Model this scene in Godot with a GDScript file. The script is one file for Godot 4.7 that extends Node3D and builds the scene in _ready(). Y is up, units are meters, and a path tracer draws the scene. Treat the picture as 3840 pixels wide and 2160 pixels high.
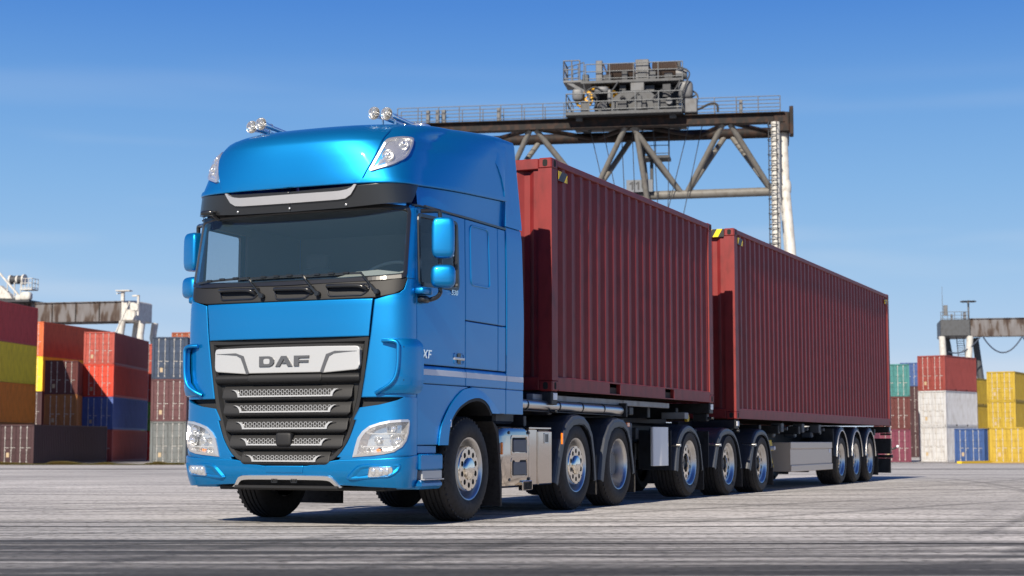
extends Node3D
# A blue tractor truck with two coupled trailers, each with a maroon container, in a container yard.
# World frame = truck frame: x to the truck's left side, +z towards its front, metres.
const YAW := 0.4182
var M := {}
var wo := Vector3.ZERO
var CAB := [[.33, 3.44, 1.16, .26, 3.6, 1.245, 0.0], [.44, 3.50, 1.19, .30, 3.6, 1.245, 0.0], [.60, 3.51, 1.205, .31, 3.6, 1.245, 0.0], [1.0, 3.505, 1.205, .31, 3.6, 1.245, 0.0], [1.8, 3.51, 1.205, .31, 3.6, 1.245, 0.0], [2.08, 3.508, 1.20, .31, 3.6, 1.245, 0.0], [2.25, 3.47, 1.195, .29, 3.6, 1.245, 0.0], [2.95, 3.33, 1.175, .27, 3.6, 1.235, 0.0]]
var ROOF := [[2.90, 3.455, 1.185, .38, 3.4, 1.225, .05], [3.16, 3.487, 1.15, .44, 3.4, 1.235, .05], [3.35, 3.478, 1.12, .60, 3.3, 1.235, .055], [3.50, 3.462, 1.09, .72, 3.2, 1.235, .06], [3.545, 3.45, 1.07, .77, 3.15, 1.235, .062], [3.60, 3.415, 1.05, .82, 3.1, 1.232, .068], [3.65, 3.36, 1.062, .87, 3.0, 1.23, .072], [3.70, 3.28, 1.07, .92, 2.9, 1.222, .075], [3.74, 3.17, 1.06, .92, 2.7, 1.20, .075], [3.765, 3.05, 1.03, .90, 2.5, 1.15, .075], [3.778, 2.90, .90, .80, 2.2, 1.05, .075], [3.784, 2.70, .60, .50, 2.0, .70, .075], [3.787, 2.45, .10, .20, 2.0, .12, .075]]

# ---------------------------------------------------------------- small mesh helpers (all with explicit normals)
func ns() -> SurfaceTool:
	var st := SurfaceTool.new()
	st.begin(Mesh.PRIMITIVE_TRIANGLES)
	return st

func vx(st: SurfaceTool, p: Vector3, n: Vector3) -> void:
	st.set_normal(n)
	st.add_vertex(p)

func tri(st: SurfaceTool, a: Vector3, b: Vector3, c: Vector3, na: Vector3, nb: Vector3, nc: Vector3) -> void:
	var g := (a - c).cross(a - b)
	if g.length_squared() < 1e-16:
		return
	vx(st, a, na)
	if g.dot(na + nb + nc) >= 0.0:
		vx(st, b, nb)
		vx(st, c, nc)
	else:
		vx(st, c, nc)
		vx(st, b, nb)

func quadn(st: SurfaceTool, a: Vector3, b: Vector3, c: Vector3, d: Vector3, na: Vector3, nb: Vector3, nc: Vector3, nd: Vector3) -> void:
	tri(st, a, b, c, na, nb, nc)
	tri(st, a, c, d, na, nc, nd)

func quad(st: SurfaceTool, a: Vector3, b: Vector3, c: Vector3, d: Vector3, out: Vector3) -> void:
	var n := (c - a).cross(d - b).normalized()
	if n.dot(out) < 0.0:
		n = -n
	quadn(st, a, b, c, d, n, n, n, n)

func box(st: SurfaceTool, c: Vector3, s: Vector3, ch := -1.0, bs := Basis()) -> void:
	var h := s * 0.5
	if ch < 0.0:
		ch = minf(0.006, minf(h.x, minf(h.y, h.z)) * 0.35)
	for ax in 3:
		var u := (ax + 1) % 3
		var v := (ax + 2) % 3
		for sg in [-1.0, 1.0]:
			var q := []
			for k in [[-1, -1], [1, -1], [1, 1], [-1, 1]]:
				var p := Vector3.ZERO
				p[ax] = sg * h[ax]
				p[u] = k[0] * (h[u] - ch)
				p[v] = k[1] * (h[v] - ch)
				q.append(c + bs * p)
			var n := Vector3.ZERO
			n[ax] = sg
			quad(st, q[0], q[1], q[2], q[3], bs * n)
		if ch > 0.0:
			for su in [-1.0, 1.0]:
				for sv in [-1.0, 1.0]:
					var a := Vector3.ZERO
					var b := Vector3.ZERO
					a[u] = su * h[u]
					a[v] = sv * (h[v] - ch)
					b[u] = su * (h[u] - ch)
					b[v] = sv * h[v]
					var e := Vector3.ZERO
					e[ax] = h[ax] - ch
					var n := Vector3.ZERO
					n[u] = su
					n[v] = sv
					quad(st, c + bs * (a - e), c + bs * (a + e), c + bs * (b + e), c + bs * (b - e), bs * n)
	if ch > 0.0:
		for sx in [-1.0, 1.0]:
			for sy in [-1.0, 1.0]:
				for sz in [-1.0, 1.0]:
					var sg := Vector3(sx, sy, sz)
					var n := bs * sg.normalized()
					tri(st, c + bs * (sg * Vector3(h.x, h.y - ch, h.z - ch)), c + bs * (sg * Vector3(h.x - ch, h.y, h.z - ch)), c + bs * (sg * Vector3(h.x - ch, h.y - ch, h.z)), n, n, n)

func span_box(st: SurfaceTool, a: Vector3, b: Vector3, ch := -1.0) -> void:
	box(st, (a + b) * 0.5, (b - a).abs(), ch)

func bar(st: SurfaceTool, a: Vector3, b: Vector3, w: float, h: float, up := Vector3.UP, ch := 0.0) -> void:
	var d := (b - a)
	var z := d.normalized()
	var x := up.cross(z)
	if x.length() < 1e-4:
		x = Vector3.RIGHT.cross(z)
	x = x.normalized()
	box(st, (a + b) * 0.5, Vector3(w, h, d.length()), ch, Basis(x, z.cross(x), z))

func cyl(st: SurfaceTool, a: Vector3, b: Vector3, r0: float, r1 := -1.0, n := 12, caps := true) -> void:
	if r1 < 0.0:
		r1 = r0
	var d := (b - a).normalized()
	var x := d.cross(Vector3.UP if absf(d.y) < 0.9 else Vector3.RIGHT).normalized()
	var y := d.cross(x)
	var sl := (r0 - r1) / maxf(1e-6, (b - a).length())
	for i in n:
		var e0 := x * cos(TAU * i / n) + y * sin(TAU * i / n)
		var e1 := x * cos(TAU * (i + 1) / n) + y * sin(TAU * (i + 1) / n)
		var n0 := (e0 + d * sl).normalized()
		var n1 := (e1 + d * sl).normalized()
		quadn(st, a + e0 * r0, a + e1 * r0, b + e1 * r1, b + e0 * r1, n0, n1, n1, n0)
		if caps:
			tri(st, a, a + e0 * r0, a + e1 * r0, -d, -d, -d)
			tri(st, b, b + e0 * r1, b + e1 * r1, d, d, d)

func tube(st: SurfaceTool, pts: Array, r: float, n := 8, closed := false) -> void:
	var m := pts.size()
	var rings := []
	var prev := Vector3.ZERO
	for i in m:
		var t: Vector3
		if closed:
			t = (pts[(i + 1) % m] - pts[(i + m - 1) % m]).normalized()
		else:
			t = (pts[mini(i + 1, m - 1)] - pts[maxi(i - 1, 0)]).normalized()
		var x := prev
		if i == 0:
			x = t.cross(Vector3.UP if absf(t.y) < 0.9 else Vector3.RIGHT)
		x = (x - t * x.dot(t)).normalized()
		prev = x
		var y := t.cross(x)
		var rg := []
		for k in n:
			rg.append(x * cos(TAU * k / n) + y * sin(TAU * k / n))
		rings.append(rg)
	for i in (m if closed else m - 1):
		var j := (i + 1) % m
		for k in n:
			var l := (k + 1) % n
			quadn(st, pts[i] + rings[i][k] * r, pts[i] + rings[i][l] * r, pts[j] + rings[j][l] * r, pts[j] + rings[j][k] * r, rings[i][k], rings[i][l], rings[j][l], rings[j][k])
	if not closed:
		for e in [0, m - 1]:
			var out: Vector3 = (pts[0] - pts[1]).normalized() if e == 0 else (pts[m - 1] - pts[m - 2]).normalized()
			for k in n:
				tri(st, pts[e], pts[e] + rings[e][k] * r, pts[e] + rings[e][(k + 1) % n] * r, out, out, out)

func bez(pts: Array, n := 6) -> Array:   # a smooth path through the points
	var c := []
	for i in pts.size() - 1:
		var p0: Vector3 = pts[maxi(i - 1, 0)]
		var p3: Vector3 = pts[mini(i + 2, pts.size() - 1)]
		for k in n:
			c.append((pts[i] as Vector3).cubic_interpolate(pts[i + 1], p0, p3, float(k) / n))
	c.append(pts[-1])
	return c

func lathe(st: SurfaceTool, prof: Array, org: Vector3, axis: Vector3, n := 32, crease := 0.6) -> void:   # prof of Vector2(radius, along axis)
	var d := axis.normalized()
	var x := d.cross(Vector3.UP if absf(d.y) < 0.9 else Vector3.RIGHT).normalized()
	var y := d.cross(x)
	var seg := []
	for i in prof.size() - 1:
		var t: Vector2 = (prof[i + 1] - prof[i]).normalized()
		seg.append(Vector2(-t.y, t.x))
	for i in prof.size() - 1:
		var na: Vector2 = seg[i]
		var nb: Vector2 = seg[i]
		if i > 0 and seg[i - 1].dot(seg[i]) > cos(crease):
			na = (seg[i - 1] + seg[i]).normalized()
		if i < seg.size() - 1 and seg[i + 1].dot(seg[i]) > cos(crease):
			nb = (seg[i + 1] + seg[i]).normalized()
		var p: Vector2 = prof[i]
		var q: Vector2 = prof[i + 1]
		for k in n:
			var e0 := x * cos(TAU * k / n) + y * sin(TAU * k / n)
			var e1 := x * cos(TAU * (k + 1) / n) + y * sin(TAU * (k + 1) / n)
			quadn(st, org + e0 * p.x + d * p.y, org + e1 * p.x + d * p.y, org + e1 * q.x + d * q.y, org + e0 * q.x + d * q.y, e0 * na.x + d * na.y, e1 * na.x + d * na.y, e1 * nb.x + d * nb.y, e0 * nb.x + d * nb.y)

func miter(poly: Array, d: float) -> Array:   # inset a polygon by d
	var area := 0.0
	var m := poly.size()
	for i in m:
		area += (poly[i] as Vector2).cross(poly[(i + 1) % m])
	var sg := 1.0 if area > 0.0 else -1.0
	var out := []
	for i in m:
		var a: Vector2 = (poly[i] - poly[(i + m - 1) % m]).normalized()
		var b: Vector2 = (poly[(i + 1) % m] - poly[i]).normalized()
		var na := Vector2(-a.y, a.x) * sg
		var nb := Vector2(-b.y, b.x) * sg
		var k := na + nb
		out.append(poly[i] + k * (d / maxf(0.35, 1.0 + na.dot(nb))))
	return out

func rounded(poly: Array, r: float, n := 4) -> Array:
	var out := []
	var m := poly.size()
	for i in m:
		var p: Vector2 = poly[i]
		var a: Vector2 = poly[(i + m - 1) % m] - p
		var b: Vector2 = poly[(i + 1) % m] - p
		var rr := minf(r, minf(a.length(), b.length()) * 0.48)
		var s := p + a.normalized() * rr
		var e := p + b.normalized() * rr
		for k in n + 1:
			var t := float(k) / n
			out.append(s.lerp(p, t).lerp(p.lerp(e, t), t))
	return out

func rrect(x0: float, y0: float, x1: float, y1: float, r: float, n := 4) -> Array:
	return rounded([Vector2(x0, y0), Vector2(x1, y0), Vector2(x1, y1), Vector2(x0, y1)], r, n)

func prism(st: SurfaceTool, poly: Array, xf: Transform3D, depth: float, ch := 0.003, back := true) -> void:   # local xy outline, extruded to local z = depth
	var inn := miter(poly, ch) if ch > 0.0 else poly
	var idx := Geometry2D.triangulate_polygon(PackedVector2Array(inn))
	var nz := xf.basis.z.normalized()
	var sg := signf(depth)
	for i in range(0, idx.size(), 3):
		var v := []
		for k in 3:
			v.append(inn[idx[i + k]])
		tri(st, xf * Vector3(v[0].x, v[0].y, depth), xf * Vector3(v[1].x, v[1].y, depth), xf * Vector3(v[2].x, v[2].y, depth), nz * sg, nz * sg, nz * sg)
		if back:
			tri(st, xf * Vector3(v[0].x, v[0].y, 0), xf * Vector3(v[1].x, v[1].y, 0), xf * Vector3(v[2].x, v[2].y, 0), -nz * sg, -nz * sg, -nz * sg)
	var m := poly.size()
	var area := 0.0
	for i in m:
		area += (poly[i] as Vector2).cross(poly[(i + 1) % m])
	for i in m:
		var p: Vector2 = poly[i]
		var q: Vector2 = poly[(i + 1) % m]
		var e := (q - p).normalized()
		var o2 := Vector2(e.y, -e.x) * (1.0 if area > 0.0 else -1.0)
		var on := (xf.basis * Vector3(o2.x, o2.y, 0)).normalized()
		var zt := depth - sg * ch
		quadn(st, xf * Vector3(p.x, p.y, 0), xf * Vector3(q.x, q.y, 0), xf * Vector3(q.x, q.y, zt), xf * Vector3(p.x, p.y, zt), on, on, on, on)
		if ch > 0.0:
			var pi: Vector2 = inn[i]
			var qi: Vector2 = inn[(i + 1) % m]
			var bn := (on + nz * sg).normalized()
			quadn(st, xf * Vector3(p.x, p.y, zt), xf * Vector3(q.x, q.y, zt), xf * Vector3(qi.x, qi.y, depth), xf * Vector3(pi.x, pi.y, depth), bn, bn, bn, bn)

func frame2(st: SurfaceTool, poly: Array, wd: float, xf: Transform3D, depth: float) -> void:   # a flat ring: outline poly, band width wd
	var inn := miter(poly, wd)
	var m := poly.size()
	var nz := xf.basis.z.normalized()
	for i in m:
		var j := (i + 1) % m
		var a := Vector3(poly[i].x, poly[i].y, 0)
		var b := Vector3(poly[j].x, poly[j].y, 0)
		var c := Vector3(inn[j].x, inn[j].y, 0)
		var d := Vector3(inn[i].x, inn[i].y, 0)
		var up := Vector3(0, 0, depth)
		quadn(st, xf * (a + up), xf * (b + up), xf * (c + up), xf * (d + up), nz, nz, nz, nz)
		quad(st, xf * a, xf * b, xf * (b + up), xf * (a + up), xf.basis * (a - d))
		quad(st, xf * d, xf * c, xf * (c + up), xf * (d + up), xf.basis * (d - a))

func side_xf(x: float, s: float) -> Transform3D:   # local (u, v) = (z, y) on the plane x = s * x, local +z pointing outwards
	return Transform3D(Basis(Vector3(0, 0, 1), Vector3(0, 1, 0), Vector3(s, 0, 0)), Vector3(s * x, 0, 0))

# ---------------------------------------------------------------- the cab's skin: a rounded plan curve for every height
func trow(T: Array, y: float) -> Array:
	var i := 0
	while i < T.size() - 2 and y > T[i + 1][0]:
		i += 1
	var k := clampf((y - T[i][0]) / (T[i + 1][0] - T[i][0]), 0.0, 1.0)
	var o := []
	for c in range(1, 7):
		o.append(lerpf(T[i][c], T[i + 1][c], k))
	return o

func row_of(T: Array, y: float) -> Array:
	var e := 0.045
	if T.size() > 9:
		e = clampf((3.79 - y) * 0.16, 0.0, 0.022)
	var a := trow(T, y - e)
	var b := trow(T, y)
	var c := trow(T, y + e)
	var o := []
	for i in 6:
		o.append((a[i] + b[i] + c[i]) / 3.0)
	return o

func skin(T: Array, mode: int, q: float, y: float) -> Vector3:   # mode 0: q = x, 1: q = t around the plan curve, 2: q = z on the side
	var r := row_of(T, y)
	var zc: float = r[0]
	var w: float = r[1]
	var D: float = r[2]
	var n: float = r[3]
	var t := absf(q)
	var sg := -1.0 if q < 0.0 else 1.0
	if mode == 0:
		var xn := minf(t / w, 0.9995)
		var s := xn / pow(1.0 - pow(xn, n), 1.0 / n)
		t = s * 0.5 if s <= 1.0 else 1.0 - 0.5 / s
	elif mode == 2:
		sg = 1.0
		if q <= zc - D:
			t = 1.0 + (zc - D - q)
		else:
			var b := minf((q - zc + D) / D, 0.9995)
			var s := pow(maxf(pow(maxf(b, 1e-4), -n) - 1.0, 1e-9), 1.0 / n)
			t = s * 0.5 if s <= 1.0 else 1.0 - 0.5 / s
	var a := 2.0 * t if t <= 0.5 else 1.0
	var bb := 1.0 if t <= 0.5 else 2.0 * (1.0 - minf(t, 1.0))
	var rr := pow(pow(a, n) + pow(bb, n), -1.0 / n)
	var x := w * a * rr
	var z := zc - D * (1.0 - bb * rr)
	if t > 1.0:
		var L := t - 1.0
		z -= L
		var e := minf(1.0, L / 0.95)
		x = w + (r[4] - w) * e * (2.0 - e)
	return Vector3(sg * x, y + r[5] * maxf(0.0, 3.2 - z), z)

func skin_n(T: Array, mode: int, q: float, y: float) -> Vector3:
	var h := 0.006
	var k := 0.004 if T.size() > 9 else 0.012
	var du := skin(T, mode, q + h, y) - skin(T, mode, q - h, y)
	var dv := skin(T, mode, q, y + k) - skin(T, mode, q, y - k)
	var n := du.cross(dv).normalized()
	var p := skin(T, mode, q, y)
	return n if n.dot(Vector3(p.x, (p.y - 2.6) * 0.6, p.z - 2.0)) > 0.0 else -n

func mir(v: Vector3, s: float) -> Vector3:
	return Vector3(v.x * s, v.y, v.z)

# rows: [y, qL, qR, offset?] (or with o.cols: [q, yB, yT, offset?]); o: off, th, bev (edges among "LRTB"; T and B are the last and first row), nu, step, s
func patch(st: SurfaceTool, T: Array, mode: int, rows: Array, o := {}) -> void:
	var off: float = o.get("off", 0.0)
	var th: float = o.get("th", 0.03)
	var bev: String = o.get("bev", "LRTB")
	var nu: int = o.get("nu", 10)
	var step: float = o.get("step", 0.08)
	var s: float = o.get("s", 1.0)
	var cols: bool = o.get("cols", false)
	var bw: float = o.get("bw", 0.009)
	var bd: float = o.get("bd", 0.006)
	var R := []
	for i in rows.size() - 1:
		var a: Array = rows[i]
		var b: Array = rows[i + 1]
		var dd := absf(b[0] - a[0])
		var k := maxi(1, ceili(dd / step))
		var ts := []
		for j in k:
			ts.append(float(j) / k)
		if i == 0 and bev.contains("B"):
			ts.insert(1, minf(bw / maxf(dd, 1e-4), 0.5 / k))
		if i == rows.size() - 2 and bev.contains("T"):
			ts.append(maxf(1.0 - bw / maxf(dd, 1e-4), 1.0 - 0.5 / k))
		for t in ts:
			R.append([lerpf(a[0], b[0], t), lerpf(a[1], b[1], t), lerpf(a[2], b[2], t), lerpf(a[3] if a.size() > 3 else 0.0, b[3] if b.size() > 3 else 0.0, t)])
	var z: Array = rows[-1]
	R.append([z[0], z[1], z[2], z[3] if z.size() > 3 else 0.0])
	var P := []
	var N := []
	var B := []
	for i in R.size():
		var r: Array = R[i]
		var wd := maxf(absf(r[2] - r[1]), 1e-4)
		var us := []
		for j in nu + 1:
			us.append(float(j) / nu)
		if bev.contains("L"):
			us.insert(1, minf(bw / wd, 0.4 / nu))
		else:
			us.insert(1, 0.3 / nu)
		us.insert(us.size() - 1, maxf(1.0 - bw / wd, 1.0 - 0.4 / nu) if bev.contains("R") else 1.0 - 0.3 / nu)
		var pr := []
		var nr := []
		for j in us.size():
			var q: float = r[0] if cols else lerpf(r[1], r[2], us[j])
			var y: float = lerpf(r[1], r[2], us[j]) if cols else r[0]
			var n := skin_n(T, mode, q, y)
			pr.append(skin(T, mode, q, y) + n * (off + r[3]))
			nr.append(n)
		P.append(pr)
		N.append(nr)
		B.append(nr.duplicate())
	var ni := P.size()
	var nj: int = P[0].size()
	if not o.get("keep", false) and R.any(func(r): return r[3] != 0.0):   # a profiled panel: take the normals from the grid
		for i in ni:
			for j in nj:
				var g: Vector3 = (P[mini(i + 1, ni - 1)][j] - P[maxi(i - 1, 0)][j]).cross(P[i][mini(j + 1, nj - 1)] - P[i][maxi(j - 1, 0)])
				if g.length() > 1e-9:
					g = g.normalized()
					N[i][j] = g if g.dot(B[i][j]) > 0.0 else -g
	var outs := {}
	for i in ni:
		for j in nj:
			var o3 := Vector3.ZERO
			if j == 0 and bev.contains("L"):
				o3 += (P[i][0] - P[i][2]).normalized()
			if j == nj - 1 and bev.contains("R"):
				o3 += (P[i][nj - 1] - P[i][nj - 3]).normalized()
			if i == 0 and bev.contains("B"):
				o3 += (P[0][j] - P[mini(2, ni - 1)][j]).normalized()
			if i == ni - 1 and bev.contains("T"):
				o3 += (P[i][j] - P[maxi(ni - 3, 0)][j]).normalized()
			if o3 != Vector3.ZERO:
				outs[Vector2i(i, j)] = o3.normalized()
	for k in outs:
		P[k.x][k.y] -= B[k.x][k.y] * bd
		N[k.x][k.y] = (N[k.x][k.y] + outs[k] * 0.9).normalized()
	for i in ni - 1:
		for j in nj - 1:
			quadn(st, mir(P[i][j], s), mir(P[i][j + 1], s), mir(P[i + 1][j + 1], s), mir(P[i + 1][j], s), mir(N[i][j], s), mir(N[i][j + 1], s), mir(N[i + 1][j + 1], s), mir(N[i + 1][j], s))
	if th > 0.0:
		var ed := []
		for i in ni - 1:
			if bev.contains("L"):
				ed.append([Vector2i(i, 0), Vector2i(i + 1, 0)])
			if bev.contains("R"):
				ed.append([Vector2i(i, nj - 1), Vector2i(i + 1, nj - 1)])
		for j in nj - 1:
			if bev.contains("B"):
				ed.append([Vector2i(0, j), Vector2i(0, j + 1)])
			if bev.contains("T"):
				ed.append([Vector2i(ni - 1, j), Vector2i(ni - 1, j + 1)])
		for e in ed:
			var a: Vector3 = P[e[0].x][e[0].y]
			var b: Vector3 = P[e[1].x][e[1].y]
			var da: Vector3 = B[e[0].x][e[0].y] * th
			var db: Vector3 = B[e[1].x][e[1].y] * th
			var oa: Vector3 = outs.get(e[0], Vector3.UP)
			quad(st, mir(a, s), mir(b, s), mir(b - db, s), mir(a - da, s), mir(oa, s))

func spanq(poly: Array, y: float) -> Vector2:   # the outline's least and greatest q at height y
	var lo := 1e9
	var hi := -1e9
	for i in poly.size():
		var a: Vector2 = poly[i]
		var b: Vector2 = poly[(i + 1) % poly.size()]
		if (a.y - y) * (b.y - y) <= 0.0 and absf(a.y - b.y) > 1e-7:
			var q := lerpf(a.x, b.x, (y - a.y) / (b.y - a.y))
			lo = minf(lo, q)
			hi = maxf(hi, q)
	return Vector2(lo, hi)

func insetq(poly: Array, d: float, k: float) -> Array:   # inset where one unit of q is k metres
	var m := []
	for p in poly:
		m.append(Vector2(p.x * k, p.y))
	var out := []
	for p in miter(m, d):
		out.append(Vector2(p.x / k, p.y))
	return out

# loops on the skin: loops = [[outline, offset], ...] all with the same number of points, joined by strips
func loops(st: SurfaceTool, T: Array, mode: int, L: Array, s := 1.0, closed := true) -> void:
	for k in L.size() - 1:
		var m: int = L[k][0].size()
		for i in (m if closed else m - 1):
			var j := (i + 1) % m
			var q := []
			for e in [[k, i], [k, j], [k + 1, j], [k + 1, i]]:
				var p: Vector2 = L[e[0]][0][e[1]]
				q.append(mir(skin(T, mode, p.x, p.y) + skin_n(T, mode, p.x, p.y) * L[e[0]][1], s))
			var pm: Vector2 = L[k][0][i]
			var nn := mir(skin_n(T, mode, pm.x, pm.y), s)
			var g: Vector3 = (q[2] - q[0]).cross(q[3] - q[1]).normalized()
			if absf(g.dot(nn)) > 0.15:
				quad(st, q[0], q[1], q[2], q[3], nn)
			else:
				var inw: Vector3 = q[0] - q[3]
				quad(st, q[0], q[1], q[2], q[3], g if inw.length() < 1e-6 else g)

func fan(st: SurfaceTool, T: Array, mode: int, poly: Array, off: float, s := 1.0, bulge := 0.0, K := 4) -> void:
	var c := Vector2.ZERO
	for p in poly:
		c += p
	c /= poly.size()
	var P := []
	for k in K + 1:
		var rg := []
		for p in poly:
			var v: Vector2 = c + (p - c) * (float(k) / K)
			rg.append(mir(skin(T, mode, v.x, v.y) + skin_n(T, mode, v.x, v.y) * (off + bulge * (1.0 - pow(float(k) / K, 2.0))), s))
		P.append(rg)
	var m := poly.size()
	var cn := mir(skin_n(T, mode, c.x, c.y), s)
	var N := []
	for k in K + 1:
		var rn := []
		for i in m:
			var g: Vector3 = (P[mini(k + 1, K)][i] - P[maxi(k - 1, 0)][i]).cross(P[maxi(k, 1)][(i + 1) % m] - P[maxi(k, 1)][(i + m - 1) % m])
			if k == 0:
				g = cn
			g = g.normalized()
			rn.append(g if g.dot(cn) > 0.0 else -g)
		N.append(rn)
	for k in K:
		for i in m:
			var j := (i + 1) % m
			quadn(st, P[k][i], P[k][j], P[k + 1][j], P[k + 1][i], N[k][i], N[k][j], N[k + 1][j], N[k + 1][i])

func ribbon(st: SurfaceTool, T: Array, mode: int, A: Array, B: Array, h: float, base := 0.0, s := 1.0) -> void:   # a raised band between two paths on the skin
	loops(st, T, mode, [[A, base], [A, base + h], [B, base + h], [B, base]], s, false)

func on(T: Array, mode: int, q: float, y: float, off := 0.0) -> Vector3:
	return skin(T, mode, q, y) + skin_n(T, mode, q, y) * off

# ---------------------------------------------------------------- nodes
func put(st: SurfaceTool, called: String, m: Material, par: Node3D, label := "") -> MeshInstance3D:
	var mi := MeshInstance3D.new()
	mi.name = called
	st.index()
	mi.mesh = st.commit()
	mi.material_override = m
	if par.get_parent() == self and par != self:
		mi.position = -wo
	par.add_child(mi, true)
	if label:
		mi.set_meta("label", label)
	return mi

func inst(mesh: Mesh, called: String, m: Material, par: Node3D, xf := Transform3D()) -> MeshInstance3D:
	var mi := MeshInstance3D.new()
	mi.name = called
	mi.mesh = mesh
	mi.material_override = m
	mi.transform = xf
	par.add_child(mi, true)
	return mi

func thing(called: String, label: String, category: String, at := Vector3.ZERO, turn := 0.0, group := "") -> Node3D:
	var o := Node3D.new()
	o.name = called
	o.position = at
	o.rotation.y = turn
	add_child(o, true)
	o.set_meta("label", label)
	o.set_meta("category", category)
	if group:
		o.set_meta("group", group)
	return o

func lin(r: float, g: float, b: float) -> Color:
	return Color(r, g, b).linear_to_srgb()

func mt(key: String, c: Color, rough := 0.5, metal := 0.0, o := {}) -> StandardMaterial3D:
	var m := StandardMaterial3D.new()
	m.resource_name = key
	m.albedo_color = c
	m.roughness = rough
	m.metallic = metal
	if o.has("coat"):
		m.clearcoat_enabled = true
		m.clearcoat = o.coat
		m.clearcoat_roughness = o.get("coat_r", 0.03)
	if o.has("alpha"):
		m.transparency = BaseMaterial3D.TRANSPARENCY_ALPHA
		m.albedo_color.a = o.alpha
	if o.has("tex"):
		m.albedo_texture = o.tex
		m.uv1_triplanar = true
		m.uv1_scale = o.get("sc", Vector3.ONE)
		m.uv1_world_triplanar = o.get("world", false)
	if o.has("bump"):
		m.heightmap_enabled = true
		m.heightmap_texture = o.bump
		m.heightmap_scale = o.get("bs", 0.2)
		m.uv1_triplanar = true
		m.uv1_scale = o.get("sc", Vector3.ONE)
	if o.has("spec"):
		m.metallic_specular = o.spec
	M[key] = m
	return m

func noise_tex(sd: int, fr: float, cols: Array, offs: Array, sz := 512, oct := 5) -> NoiseTexture2D:
	var fn := FastNoiseLite.new()
	fn.seed = sd
	fn.frequency = fr
	fn.fractal_octaves = oct
	fn.noise_type = FastNoiseLite.TYPE_SIMPLEX_SMOOTH
	var g := Gradient.new()
	g.offsets = PackedFloat32Array(offs)
	g.colors = PackedColorArray(cols)
	var t := NoiseTexture2D.new()
	t.width = sz
	t.height = sz
	t.seamless = true
	t.noise = fn
	t.color_ramp = g
	return t

# ---------------------------------------------------------------- yard frame: r = metres to the camera's right, a = metres away from it
func gy(a: float) -> float:
	var T := [[-60.0, 0.0], [20.0, 0.0], [30.0, -.045], [36.0, -.06], [60.0, -.28], [94.0, -.65], [130.0, -.85], [200.0, -.95], [4000.0, -.95]]
	for i in T.size() - 1:
		if a <= T[i + 1][0]:
			return lerpf(T[i][1], T[i + 1][1], (a - T[i][0]) / (T[i + 1][0] - T[i][0]))
	return -.95

func yard(r: float, a: float, y := 0.0) -> Vector3:
	return Vector3(7.9475 + r * cos(YAW) - a * sin(YAW), y, 16.221 - r * sin(YAW) - a * cos(YAW))

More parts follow.
